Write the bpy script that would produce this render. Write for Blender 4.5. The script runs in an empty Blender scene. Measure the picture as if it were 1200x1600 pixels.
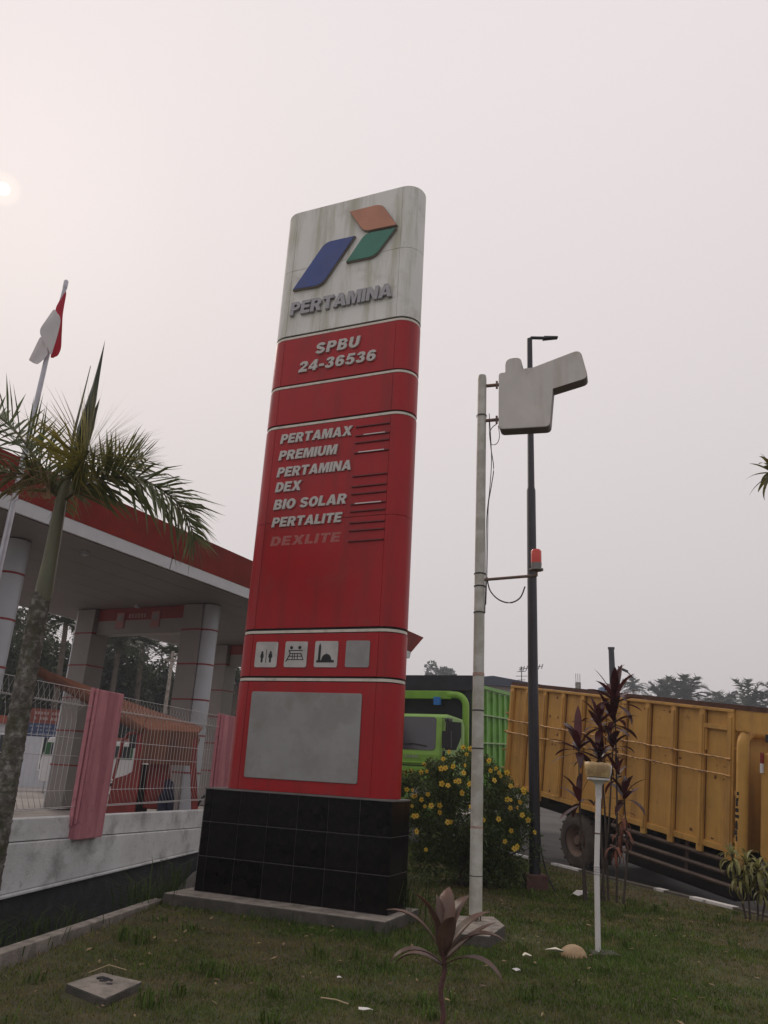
import bpy, bmesh, math, random
import numpy as np
from mathutils import Vector, Matrix, Euler
R = math.radians
SC = bpy.context.scene
COL = SC.collection
random.seed(7)

# ------------------------------------------------------------------ camera
th, rl = R(18.65), R(3.15)
Fw = Vector((0, math.cos(th), math.sin(th)))
R0 = Vector((1, 0, 0)); U0 = Vector((0, -math.sin(th), math.cos(th)))
Rt = R0 * math.cos(rl) + U0 * math.sin(rl)
Up = -R0 * math.sin(rl) + U0 * math.cos(rl)
cd = bpy.data.cameras.new('camera')
cam = bpy.data.objects.new('camera', cd); COL.objects.link(cam)
cam.matrix_world = Matrix(((Rt.x, Up.x, -Fw.x, 0), (Rt.y, Up.y, -Fw.y, 0), (Rt.z, Up.z, -Fw.z, 1.6), (0, 0, 0, 1)))
cd.sensor_fit = 'VERTICAL'; cd.sensor_height = 36.0; cd.lens = 1195 / 1600 * 36
cd.clip_start = 0.05; cd.clip_end = 2000
SC.camera = cam

# ------------------------------------------------------------------ sky, sun, exposure
SUN_AZ, SUN_EL = R(-32.35), R(35.5)
sun_dir = Vector((math.sin(SUN_AZ) * math.cos(SUN_EL), math.cos(SUN_AZ) * math.cos(SUN_EL), math.sin(SUN_EL)))
world = bpy.data.worlds.new('World'); SC.world = world; world.use_nodes = True
nt = world.node_tree; nt.nodes.clear()
def N(t, kind, **kw):
    n = t.nodes.new(kind)
    for k, v in kw.items(): setattr(n, k, v)
    return n
out = N(nt, 'ShaderNodeOutputWorld')
bg1 = N(nt, 'ShaderNodeBackground'); bg2 = N(nt, 'ShaderNodeBackground'); add = N(nt, 'ShaderNodeAddShader')
sky = N(nt, 'ShaderNodeTexSky', sky_type='NISHITA')
sky.sun_disc = False; sky.sun_elevation = SUN_EL; sky.sun_rotation = SUN_AZ; sky.dust_density = 8; sky.air_density = 1.2
bg1.inputs['Strength'].default_value = 0.0015          # thin remainder of clear sky behind the smoke veil
nt.links.new(sky.outputs[0], bg1.inputs['Color'])
tc = N(nt, 'ShaderNodeTexCoord')
sep = N(nt, 'ShaderNodeSeparateXYZ'); nt.links.new(tc.outputs['Generated'], sep.inputs[0])
ramp = N(nt, 'ShaderNodeValToRGB')
cr = ramp.color_ramp
cr.elements[0].position = 0.0; cr.elements[0].color = (0.545, 0.502, 0.503, 1)
cr.elements[1].position = 1.0; cr.elements[1].color = (0.80, 0.735, 0.74, 1)
for p, c in ((0.06, (0.57, 0.525, 0.527)), (0.25, (0.645, 0.597, 0.597)), (0.5, (0.72, 0.662, 0.662)), (0.75, (0.785, 0.718, 0.724))):
    e = cr.elements.new(p); e.color = (*c, 1)
nt.links.new(sep.outputs['Z'], ramp.inputs[0])
dot = N(nt, 'ShaderNodeVectorMath', operation='DOT_PRODUCT'); dot.inputs[1].default_value = sun_dir
nt.links.new(tc.outputs['Generated'], dot.inputs[0])
gl = N(nt, 'ShaderNodeMapRange', interpolation_type='SMOOTHSTEP')
gl.inputs['From Min'].default_value = 0.45; gl.inputs['From Max'].default_value = 1.0
gl.inputs['To Min'].default_value = 0.0; gl.inputs['To Max'].default_value = 0.03
nt.links.new(dot.outputs['Value'], gl.inputs['Value'])
halo = N(nt, 'ShaderNodeMapRange', interpolation_type='SMOOTHERSTEP')
halo.inputs['From Min'].default_value = math.cos(R(1.2)); halo.inputs['From Max'].default_value = math.cos(R(0.35))
halo.inputs['To Max'].default_value = 0.16
nt.links.new(dot.outputs['Value'], halo.inputs['Value'])
disc = N(nt, 'ShaderNodeMapRange', interpolation_type='SMOOTHSTEP')
disc.inputs['From Min'].default_value = math.cos(R(0.42)); disc.inputs['From Max'].default_value = math.cos(R(0.31))
disc.inputs['To Max'].default_value = 0.9
nt.links.new(dot.outputs['Value'], disc.inputs['Value'])
def vscale(col, sock):
    m = N(nt, 'ShaderNodeVectorMath', operation='SCALE'); m.inputs[0].default_value = col
    nt.links.new(sock, m.inputs['Scale']); return m.outputs[0]
def vadd(a, b):
    m = N(nt, 'ShaderNodeVectorMath', operation='ADD'); nt.links.new(a, m.inputs[0]); nt.links.new(b, m.inputs[1]); return m.outputs[0]
c_ = vadd(ramp.outputs[0], vscale((1, .9, .86), gl.outputs[0]))
c_ = vadd(c_, vscale((1, .52, .33), halo.outputs[0]))
c_ = vadd(c_, vscale((1, .95, .85), disc.outputs[0]))
fall = N(nt, 'ShaderNodeMapRange', interpolation_type='SMOOTHSTEP')     # forward scattering: smoke is dimmer and cooler away from the sun
fall.inputs['From Min'].default_value = -0.9; fall.inputs['From Max'].default_value = 0.45
nt.links.new(dot.outputs['Value'], fall.inputs['Value'])
fmx = N(nt, 'ShaderNodeMix', data_type='RGBA'); fmx.inputs['A'].default_value = (.80, .84, .89, 1); fmx.inputs['B'].default_value = (1, 1, 1, 1)
nt.links.new(fall.outputs[0], fmx.inputs['Factor'])
fs_ = N(nt, 'ShaderNodeVectorMath', operation='MULTIPLY'); nt.links.new(c_, fs_.inputs[0]); nt.links.new(fmx.outputs['Result'], fs_.inputs[1]); c_ = fs_.outputs[0]
nt.links.new(c_, bg2.inputs['Color']); bg2.inputs['Strength'].default_value = 0.95
nt.links.new(bg1.outputs[0], add.inputs[0]); nt.links.new(bg2.outputs[0], add.inputs[1])
nt.links.new(add.outputs[0], out.inputs[0])

sd = bpy.data.lights.new('sun', 'SUN'); sd.energy = 0.8; sd.angle = R(12); sd.color = (1, .88, .76)
so = bpy.data.objects.new('sun', sd); COL.objects.link(so)
so.rotation_euler = (-sun_dir).to_track_quat('-Z', 'Y').to_euler(); so.location = (-10, 10, 30)

SC.view_settings.view_transform = 'Standard'; SC.view_settings.look = 'None'
SC.view_settings.gamma = 1; SC.view_settings.exposure = 0.12
SC.view_settings.use_curve_mapping = False
SC.cycles.volume_bounces = 1

# ------------------------------------------------------------------ materials
MATS = {}
def mat(name, col, rough=.6, metal=0, var=.15, vs=4.0, dirt=None, damt=.6, ds=3.0, thr=.5, streak=False, bump=0, bs=40,
        dirt2=None, d2s=8.0, d2thr=.62, rand=0, spec=.5, trans=0, attr=False):
    if name in MATS: return MATS[name]
    m = bpy.data.materials.new(name); m.use_nodes = True
    t = m.node_tree; t.nodes.clear()
    o = N(t, 'ShaderNodeOutputMaterial'); b = N(t, 'ShaderNodeBsdfPrincipled')
    b.inputs['Roughness'].default_value = rough; b.inputs['Metallic'].default_value = metal
    b.inputs['Specular IOR Level'].default_value = spec
    L = t.links.new
    tcn = N(t, 'ShaderNodeTexCoord')
    if attr:
        a = N(t, 'ShaderNodeAttribute', attribute_name='tint'); csock = a.outputs['Color']
    else:
        rgb = N(t, 'ShaderNodeRGB'); rgb.outputs[0].default_value = (*col, 1); csock = rgb.outputs[0]
    if var or rand:
        nz = N(t, 'ShaderNodeTexNoise'); nz.inputs['Scale'].default_value = vs; nz.inputs['Detail'].default_value = 6
        L(tcn.outputs['Object'], nz.inputs['Vector'])
        mr = N(t, 'ShaderNodeMapRange'); mr.inputs['From Min'].default_value = .25; mr.inputs['From Max'].default_value = .75
        mr.inputs['To Min'].default_value = 1 - var; mr.inputs['To Max'].default_value = 1 + var
        L(nz.outputs[0], mr.inputs['Value'])
        vsock = mr.outputs[0]
        if rand:
            oi = N(t, 'ShaderNodeObjectInfo')
            m2 = N(t, 'ShaderNodeMapRange'); m2.inputs['To Min'].default_value = 1 - rand; m2.inputs['To Max'].default_value = 1 + rand
            L(oi.outputs['Random'], m2.inputs['Value'])
            mm = N(t, 'ShaderNodeMath', operation='MULTIPLY'); L(vsock, mm.inputs[0]); L(m2.outputs[0], mm.inputs[1]); vsock = mm.outputs[0]
        sc = N(t, 'ShaderNodeVectorMath', operation='SCALE'); L(csock, sc.inputs[0]); L(vsock, sc.inputs['Scale']); csock = sc.outputs[0]
    def layer(csock, dcol, scale, th_, amt, strk, seed):
        mp = N(t, 'ShaderNodeMapping'); mp.inputs['Scale'].default_value = (1, 1, .1) if strk else (1, 1, 1)
        mp.inputs['Location'].default_value = (seed, seed * 2, seed)
        L(tcn.outputs['Object'], mp.inputs[0])
        n2 = N(t, 'ShaderNodeTexNoise'); n2.inputs['Scale'].default_value = scale; n2.inputs['Detail'].default_value = 8
        n2.inputs['Roughness'].default_value = .65
        L(mp.outputs[0], n2.inputs['Vector'])
        r2 = N(t, 'ShaderNodeMapRange', interpolation_type='SMOOTHSTEP')
        r2.inputs['From Min'].default_value = th_ - .1; r2.inputs['From Max'].default_value = th_ + .16; r2.inputs['To Max'].default_value = amt
        L(n2.outputs[0], r2.inputs['Value'])
        mx = N(t, 'ShaderNodeMix', data_type='RGBA'); L(r2.outputs[0], mx.inputs['Factor']); L(csock, mx.inputs['A'])
        mx.inputs['B'].default_value = (*dcol, 1)
        return mx.outputs['Result']
    if dirt: csock = layer(csock, dirt, ds, thr, damt, streak, 1.3)
    if dirt2: csock = layer(csock, dirt2, d2s, d2thr, .85, False, 5.1)
    L(csock, b.inputs['Base Color'])
    if bump:
        nb = N(t, 'ShaderNodeTexNoise'); nb.inputs['Scale'].default_value = bs; nb.inputs['Detail'].default_value = 4
        L(tcn.outputs['Object'], nb.inputs['Vector'])
        bp = N(t, 'ShaderNodeBump'); bp.inputs['Strength'].default_value = bump; bp.inputs['Distance'].default_value = .02
        L(nb.outputs[0], bp.inputs['Height']); L(bp.outputs[0], b.inputs['Normal'])
    sh = b.outputs[0]
    if trans:
        tr = N(t, 'ShaderNodeBsdfTranslucent'); L(csock, tr.inputs['Color'])
        mix = N(t, 'ShaderNodeMixShader'); mix.inputs[0].default_value = trans
        L(sh, mix.inputs[1]); L(tr.outputs[0], mix.inputs[2]); sh = mix.outputs[0]
    L(sh, o.inputs[0]); MATS[name] = m
    return m

RED = mat('sign red panel', (.38, .009, .013), .36, spec=.3, var=.08, vs=2, dirt=(.20, .02, .02), damt=.55, ds=5, thr=.54, streak=True, dirt2=(.30, .035, .035), d2s=1.3, d2thr=.62)
WHITE_P = mat('weathered white panel', (.77, .77, .73), .7, spec=.2, var=.06, vs=1.5, dirt=(.42, .42, .30), damt=.75, ds=4.5, thr=.52, streak=True, dirt2=(.5, .48, .42), d2s=2.5, d2thr=.6)
GREY_P = mat('faded grey poster panel', (.30, .298, .295), .5, var=.1, vs=2, dirt=(.21, .205, .19), damt=.6, ds=3.0, thr=.5, streak=False, dirt2=(.19, .175, .12), d2s=1.7, d2thr=.62)
CREAM = mat('cream trim', (.66, .62, .53), .45, var=.1, dirt=(.3, .28, .24), ds=6, thr=.58)
DARKGAP = mat('dark joint', (.018, .016, .016), .8, var=.1)
TILE = mat('black glazed tile', (.006, .0055, .006), .18, var=.5, vs=9, dirt=(.022, .015, .012), damt=.6, ds=14, thr=.55, rand=.5, spec=.12)
GROUT = mat('tile grout', (.11, .10, .10), .9, var=.3, vs=20)
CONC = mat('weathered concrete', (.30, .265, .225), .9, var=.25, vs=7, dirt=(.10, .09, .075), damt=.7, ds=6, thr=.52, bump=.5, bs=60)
CONC_D = mat('dark concrete', (.085, .075, .066), .9, var=.3, vs=7, dirt=(.05, .05, .04), damt=.8, ds=5, thr=.5, bump=.5, bs=60)  # darker tone than CONC, used for slab, footing and block sides
WALLW = mat('stained white wall', (.64, .655, .65), .85, var=.12, vs=3, dirt=(.16, .16, .15), damt=.7, ds=2.2, thr=.57, streak=False, dirt2=(.35, .35, .34), d2s=9, d2thr=.63, bump=.3, bs=40)
WALLB = mat('black painted wall base', (.028, .029, .033), .8, var=.3, vs=5, dirt=(.07, .07, .07), damt=.5, ds=5, thr=.6, bump=.3, bs=30)
PINK = mat('faded pink paint', (.50, .20, .225), .75, var=.12, vs=4, dirt=(.27, .075, .10), damt=.7, ds=4, thr=.5, streak=True, dirt2=(.12, .06, .07), d2s=7, d2thr=.66, bump=.2)
WIRE = mat('galvanised wire', (.50, .49, .48), .45, .4, var=.15)
LETTER = mat('brushed grey letter', (.52, .50, .47), .42, .0, var=.14, vs=9, dirt=(.3, .28, .26), ds=9, thr=.58)
LETTER_D = mat('weathered steel letter', (.30, .30, .315), .38, .25, var=.2, vs=10, dirt=(.6, .58, .56), damt=.5, ds=8, thr=.6)
LETTER_F = mat('faded letter trace', (.40, .17, .145), .6, var=.1, dirt=(.36, .02, .025), damt=1, ds=26, thr=.50)
BLUE = mat('logo blue', (.022, .06, .26), .4, var=.12, vs=3, dirt=(.05, .07, .2), ds=4)
GREEN = mat('logo green', (.03, .19, .13), .4, var=.12, vs=3)
ORANGE = mat('logo faded red', (.50, .22, .13), .5, var=.12, vs=4)
RIM = mat('logo rim', (.22, .19, .165), .5, var=.15)
PICTO = mat('pictogram black', (.012, .012, .015), .6)
POLEW = mat('worn white pole paint', (.52, .51, .46), .55, var=.15, vs=5, dirt=(.33, .32, .25), damt=.7, ds=5, thr=.48, dirt2=(.26, .09, .035), d2s=7, d2thr=.7, bump=.15)
BOXG = mat('weathered sign box', (.58, .555, .515), .5, var=.1, vs=3, dirt=(.36, .31, .25), damt=.7, ds=3.2, thr=.54, streak=True, dirt2=(.34, .24, .17), d2s=2.4, d2thr=.64)
BOXE = mat('sign box edge', (.17, .145, .13), .6, var=.25, vs=8)
BLACKP = mat('black pole paint', (.022, .022, .027), .5, var=.2, vs=5)
CABLE = mat('black cable', (.03, .03, .03), .6)
STEEL_R = mat('rusty bracket steel', (.16, .12, .10), .6, .3, var=.3, vs=12, dirt=(.2, .08, .04), ds=10)
BEACON = mat('red beacon lens', (.60, .05, .03), .25, var=.05)
PVC = mat('white pvc pipe', (.66, .65, .63), .5, var=.06, dirt=(.45, .42, .37), ds=5, thr=.58)
LAMPC = mat('aged lamp shell', (.58, .42, .20), .55, var=.15, vs=6, dirt=(.30, .20, .09), damt=.9, ds=9, thr=.47)
SHARD = mat('cream plastic shard', (.72, .68, .54), .6, var=.1)
PAPER = mat('litter paper', (.72, .70, .67), .9, var=.08)
YEL = mat('yellow truck paint', (.58, .325, .075), .55, var=.13, vs=2.5, dirt=(.26, .125, .04), damt=.55, ds=5, thr=.54, streak=True, dirt2=(.13, .06, .025), d2s=6, d2thr=.69, bump=.12, bs=12)
YEL_R = mat('chipped yellow edge', (.58, .33, .10), .6, var=.2, vs=8, dirt=(.16, .08, .045), damt=.9, ds=11, thr=.52)
RUST = mat('rusty rim rail', (.085, .035, .02), .8, var=.4, vs=8, bump=.4)
BROWN_R = mat('seam and rust patch brown', (.17, .075, .03), .85, var=.4, vs=14)
CHASSIS = mat('grimy chassis', (.02, .017, .015), .8, var=.3, vs=6)
PIPE_D = mat('muddy guard pipe', (.075, .05, .038), .65, var=.3, vs=5, dirt=(.15, .10, .07), ds=4)
TYRE = mat('dusty tyre', (.085, .068, .055), .9, var=.25, vs=6, dirt=(.03, .026, .024), ds=6)
RIMY = mat('dusty wheel rim', (.16, .105, .075), .7, var=.3, vs=6)
GRN = mat('lime truck paint', (.20, .40, .045), .42, var=.1, vs=2, dirt=(.12, .24, .03), ds=3, thr=.6)
GRN_B = mat('green bed paint', (.16, .38, .06), .55, var=.15, vs=2, dirt=(.08, .18, .03), ds=3, thr=.56)
GLASS_D = mat('dark tinted glass', (.045, .045, .055), .12, var=.05, spec=.6)
BLKPL = mat('black plastic', (.02, .02, .022), .55)
TARP = mat('dark tarpaulin', (.016, .016, .024), .7, var=.3, vs=3, bump=.4, bs=6)
BLUEM = mat('blue marker', (.02, .16, .55), .5)
CANRED = mat('canopy red fascia', (.33, .032, .026), .5, var=.2, vs=1.2, dirt=(.20, .028, .02), damt=.6, ds=1.6, thr=.5)
CANWH = mat('canopy gutter strip', (.60, .62, .64), .4, var=.06)
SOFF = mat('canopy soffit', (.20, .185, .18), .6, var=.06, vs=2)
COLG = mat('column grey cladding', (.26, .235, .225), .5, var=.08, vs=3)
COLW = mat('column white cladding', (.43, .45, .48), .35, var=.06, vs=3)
BANDR = mat('red band', (.24, .03, .028), .5)
ASPH = mat('worn asphalt', (.055, .051, .049), .9, var=.25, vs=2.5, dirt=(.10, .09, .08), damt=.7, ds=.8, thr=.5, bump=.4, bs=120)
PAVE = mat('forecourt concrete', (.32, .29, .265), .9, var=.15, vs=1.2, dirt=(.16, .145, .13), ds=.9, thr=.55)
SOIL = mat('lawn soil', (.075, .060, .030), .95, var=.35, vs=6, dirt=(.045, .062, .016), damt=.9, ds=1.1, thr=.48, bump=.6, bs=70)
GRASS = mat('grass blade', (1, 1, 1), .7, var=0, attr=True, trans=.25, spec=.25)
LEAF = mat('leaf tinted', (1, 1, 1), .55, var=.0, attr=True, trans=.3, spec=.4)
PETAL = mat('yellow petal', (.76, .52, .05), .6, var=.1, vs=30, trans=.3)
THROAT = mat('flower throat', (.34, .13, .02), .7)
STEMG = mat('green stem', (.07, .09, .03), .7, var=.3)
STEMB = mat('woody stem', (.06, .045, .035), .85, var=.4, vs=9)
MAROON = mat('maroon leaf', (.08, .017, .02), .38, var=.35, vs=6, rand=.45, trans=.25)
MAUVE = mat('mauve brown leaf', (.145, .088, .066), .45, var=.25, vs=8, rand=.25, trans=.3, dirt=(.21, .085, .05), ds=5, thr=.55)
PALMT = mat('lichened palm trunk', (.085, .075, .062), .9, var=.45, vs=9, dirt=(.30, .29, .26), damt=.85, ds=13, thr=.55, dirt2=(.05, .055, .02), d2s=6, d2thr=.55, bump=1, bs=30)
SHAFT = mat('green crownshaft', (.10, .105, .058), .45, var=.2, vs=3, dirt=(.13, .12, .05), ds=4)
BARK = mat('tree bark', (.10, .08, .06), .9, var=.3, bump=.5)
FLAGR = mat('flag red cloth', (.58, .04, .07), .8, var=.08, trans=.35)
FLAGW = mat('flag white cloth', (.72, .70, .70), .8, var=.06, trans=.35)
STEELP = mat('bare steel pole', (.42, .42, .45), .4, .6, var=.15, vs=6)
BECR = mat('rickshaw red paint', (.24, .03, .025), .5, var=.25, vs=4, dirt=(.16, .03, .02), ds=4)
BECB = mat('rickshaw brown canvas', (.18, .075, .045), .8, var=.2, vs=4, dirt=(.08, .04, .03), damt=.7, ds=5, thr=.5, streak=True)
BECO = mat('rickshaw orange sheet', (.25, .105, .06), .7, var=.15, vs=3)
NAVY = mat('navy cloth', (.018, .022, .045), .85, var=.3)
ROOFD = mat('dark metal roof', (.045, .055, .085), .5, var=.15)
HOUSEW = mat('pale house wall', (.42, .37, .33), .9, var=.12, vs=1)
HOUSEG = mat('grey house wall', (.24, .24, .25), .9, var=.12, vs=1)
GLASSW = mat('window glass', (.03, .035, .04), .1)
KIOSKW = mat('kiosk white wall', (.50, .52, .56), .7, var=.08)
TILER = mat('brick red coping', (.26, .075, .045), .8, var=.2)
SIGNB = mat('signboard blue', (.04, .065, .15), .5)
SIGNR = mat('signboard red', (.22, .06, .045), .5)
VANG = mat('dark green paint', (.02, .11, .035), .4)
WHITEP = mat('plain white paint', (.70, .70, .70), .6, var=.06)
FLAKE = mat('flaking white kerb paint', (.70, .69, .67), .8, var=.15, vs=9, dirt=(.13, .12, .10), damt=1, ds=5, thr=.62)
KERBC = mat('kerb concrete', (.10, .088, .07), .9, var=.25, vs=6)
TANK = mat('water tank plastic', (.10, .16, .26), .5)
BRICK = mat('rust brown block', (.10, .05, .04), .9, var=.3, vs=9, bump=.4)

# ------------------------------------------------------------------ mesh builder
class MB:
    def __init__(s): s.v = []; s.f = []; s.m = []; s.sm = []
    def add(s, vs, fs, mi=0, smooth=False):
        o = len(s.v); s.v += [tuple(p) for p in vs]
        for f in fs: s.f.append(tuple(i + o for i in f)); s.m.append(mi); s.sm.append(smooth)
        return s
    def box(s, a, b, mi=0, M=None):
        (x0, y0, z0), (x1, y1, z1) = a, b
        vs = [(x0, y0, z0), (x1, y0, z0), (x1, y1, z0), (x0, y1, z0), (x0, y0, z1), (x1, y0, z1), (x1, y1, z1), (x0, y1, z1)]
        if M: vs = [M @ Vector(p) for p in vs]
        return s.add(vs, [(0, 3, 2, 1), (4, 5, 6, 7), (0, 1, 5, 4), (1, 2, 6, 5), (2, 3, 7, 6), (3, 0, 4, 7)], mi)
    def hexa(s, pts, mi=0):      # 8 points: bottom 4 then top 4
        return s.add(pts, [(0, 3, 2, 1), (4, 5, 6, 7), (0, 1, 5, 4), (1, 2, 6, 5), (2, 3, 7, 6), (3, 0, 4, 7)], mi)
    def quad(s, pts, mi=0): return s.add(pts, [tuple(range(len(pts)))], mi)
    def tube(s, pts, r, seg=8, mi=0, cap=True):
        pts = [Vector(p) for p in pts]; n = len(pts)
        rs = r if isinstance(r, (list, tuple)) else [r] * n
        vs = []; fs = []
        ref = None
        for i, p in enumerate(pts):
            d = (pts[min(i + 1, n - 1)] - pts[max(i - 1, 0)]).normalized()
            if ref is None:
                ref = Vector((0, 0, 1)) if abs(d.z) < .9 else Vector((1, 0, 0))
            a = d.cross(ref).normalized(); b = d.cross(a).normalized(); ref = -b if False else ref
            for k in range(seg):
                t = 2 * math.pi * k / seg
                vs.append(p + (a * math.cos(t) + b * math.sin(t)) * rs[i])
        for i in range(n - 1):
            for k in range(seg):
                k2 = (k + 1) % seg
                fs.append((i * seg + k, (i + 1) * seg + k, (i + 1) * seg + k2, i * seg + k2))
        s.add(vs, fs, mi, True)
        if cap:
            o = len(s.v) - n * seg
            s.f.append(tuple(o + k for k in range(seg))); s.m.append(mi); s.sm.append(False)
            s.f.append(tuple(o + (n - 1) * seg + k for k in reversed(range(seg)))); s.m.append(mi); s.sm.append(False)
        return s
    def prism(s, poly, y0, y1, mi=0, side=None):   # polygon in x,z extruded along y
        n = len(poly)
        vs = [(x, y0, z) for x, z in poly] + [(x, y1, z) for x, z in poly]
        s.add(vs, [tuple(range(n)), tuple(reversed(range(n, 2 * n)))], mi)
        o = len(s.v) - 2 * n
        for i in range(n):
            j = (i + 1) % n
            s.f.append((o + i, o + n + i, o + n + j, o + j)); s.m.append(mi if side is None else side); s.sm.append(False)
        return s
    def prismz(s, poly, z0, z1, mi=0):             # polygon in x,y extruded along z
        n = len(poly)
        vs = [(x, y, z0) for x, y in poly] + [(x, y, z1) for x, y in poly]
        fs = [tuple(reversed(range(n))), tuple(range(n, 2 * n))] + [(i, (i + 1) % n, n + (i + 1) % n, n + i) for i in range(n)]
        return s.add(vs, fs, mi)
    def lathe(s, prof, seg=24, mi=0, M=None, wob=None):  # prof: (r, h), axis z then M
        vs = []; fs = []
        for (r, h) in prof:
            for k in range(seg):
                t = 2 * math.pi * k / seg; p = Vector((r * math.cos(t), r * math.sin(t), h))
                vs.append(M @ p if M else p)
        n = len(prof)
        for i in range(n - 1):
            for k in range(seg):
                k2 = (k + 1) % seg
                fs.append((i * seg + k, i * seg + k2, (i + 1) * seg + k2, (i + 1) * seg + k))
        return s.add(vs, fs, mi, True)
    def build(s, name, mats, parent=None, bevel=0, loc=None):
        me = bpy.data.meshes.new(name); me.from_pydata(s.v, [], s.f)
        ms = mats if isinstance(mats, (list, tuple)) else [mats]
        for m in ms: me.materials.append(m)
        me.polygons.foreach_set('material_index', s.m); me.polygons.foreach_set('use_smooth', s.sm)
        bm = bmesh.new(); bm.from_mesh(me); bmesh.ops.recalc_face_normals(bm, faces=bm.faces); bm.to_mesh(me); bm.free()
        if any(s.sm): me.set_sharp_from_angle(angle=R(40))
        me.update()
        o = bpy.data.objects.new(name, me); COL.objects.link(o)
        if parent: o.parent = parent
        if loc: o.location = loc
        if bevel:
            b = o.modifiers.new('bevel', 'BEVEL'); b.width = bevel; b.segments = 2; b.limit_method = 'ANGLE'; b.angle_limit = R(40)
        return o

def thing(name, label, cat, loc=(0, 0, 0), rot=(0, 0, 0), group=None):
    o = bpy.data.objects.new(name, None); COL.objects.link(o); o.empty_display_size = .2
    o.location = loc; o.rotation_euler = rot
    return tag(o, label, cat, group)
def tag(o, label, cat, group=None):
    o['label'] = label; o['category'] = cat
    if group: o['group'] = group
    return o
def setting(o, kind='structure'):
    o['kind'] = kind; return o
def share(src, name, parent, loc=(0, 0, 0), rot=(0, 0, 0), scale=(1, 1, 1)):
    o = bpy.data.objects.new(name, src.data if hasattr(src, 'data') else src); COL.objects.link(o)
    o.parent = parent; o.location = loc; o.rotation_euler = rot; o.scale = scale
    return o
def rounded(pts, rad, seg=5):
    outp = []; n = len(pts)
    for i in range(n):
        p = Vector(pts[i]); a = Vector(pts[i - 1]) - p; b = Vector(pts[(i + 1) % n]) - p
        r = rad[i] if isinstance(rad, (list, tuple)) else rad
        if r <= 0: outp.append(tuple(p)); continue
        an = a.angle(b); d = min(r / math.tan(an / 2), a.length * .48, b.length * .48)
        A = p + a.normalized() * d; B = p + b.normalized() * d
        for k in range(seg + 1):
            t = k / seg; q = A * (1 - t) ** 2 + p * 2 * t * (1 - t) + B * t * t
            outp.append(tuple(q))
    return outp

def mesh_np(name, verts, faces, nper, material, parent=None, tint=None, smooth=False):
    """verts (n,3), faces flat index array with nper corners each; tint per-vertex rgb"""
    me = bpy.data.meshes.new(name)
    verts = np.asarray(verts, np.float32); faces = np.asarray(faces, np.int32).reshape(-1, nper); nf = len(faces)
    me.vertices.add(len(verts)); me.vertices.foreach_set('co', verts.ravel())
    me.loops.add(nf * nper); me.loops.foreach_set('vertex_index', faces.ravel())
    me.polygons.add(nf); me.polygons.foreach_set('loop_start', np.arange(0, nf * nper, nper, dtype=np.int32))
    me.polygons.foreach_set('loop_total', np.full(nf, nper, np.int32))
    if smooth: me.polygons.foreach_set('use_smooth', np.ones(nf, bool))
    if tint is not None:
        a = me.color_attributes.new('tint', 'FLOAT_COLOR', 'POINT')
        c = np.ones((len(verts), 4), np.float32); c[:, :3] = tint; a.data.foreach_set('color', c.ravel())
    me.materials.append(material); me.update(calc_edges=True)
    o = bpy.data.objects.new(name, me); COL.objects.link(o)
    if parent: o.parent = parent
    return o

# ------------------------------------------------------------------ setting: ground, road, lawn, forecourt
W0 = Vector((4.02, 16.13)); TF = Vector((.4555, -.8902))     # rear wheel of the yellow truck, its heading
def road_z(x, y):
    s = (x - W0.x) * TF.x + (y - W0.y) * TF.y
    if s < -4: return min(.03 * (-4 - s), .5)
    if s < 0: return 0
    return max(-.133 * s, -1.6)
g = MB(); g.quad([(-240, -240, -2.6), (240, -240, -2.6), (240, 240, -2.6), (-240, 240, -2.6)])
setting(g.build('ground', SOIL))
xs = list(np.arange(-2.6, 14, .8)) + [18, 26, 40, 70, 120, 180]; ys = list(np.arange(-8, 40, .8)) + [48, 60, 80, 120, 200]
g = MB(); vs = [(x, y, road_z(x, y) - .02) for y in ys for x in xs]; nx = len(xs)
g.add(vs, [(j * nx + i, j * nx + i + 1, (j + 1) * nx + i + 1, (j + 1) * nx + i) for j in range(len(ys) - 1) for i in range(nx - 1)], 0, True)
setting(g.build('road', ASPH))
lawn_poly = [(-3.3, 2.0), (-2.28, 10.1), (-1.6, 13.6), (.8, 20.2), (2.72, 19.65), (5.45, 11.25), (8.2, 2.8), (8.4, 2.0)]
g = MB(); g.prismz(lawn_poly, -1.9, 0)
setting(g.build('lawn', SOIL))
# ditch between lawn and boundary wall, forecourt behind the wall
g = MB(); g.prismz([(-6.2, 1.0), (-3.35, 1.0), (-2.3, 10.1), (-1.6, 13.6), (-2.6, 15.0)], -.62, -.5)
setting(g.build('ditch', mat('ditch mud', (.035, .03, .022), .95, var=.4, vs=8, bump=.5)))
g = MB(); g.prismz([(-60, -10), (-8, -10), (-6.3, -1), (-3.98, 9.1), (-2.75, 14.75), (-2.5, 16), (14, 51), (14, 58), (-60, 58)], -1.2, .3)
setting(g.build('forecourt', PAVE))
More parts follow.
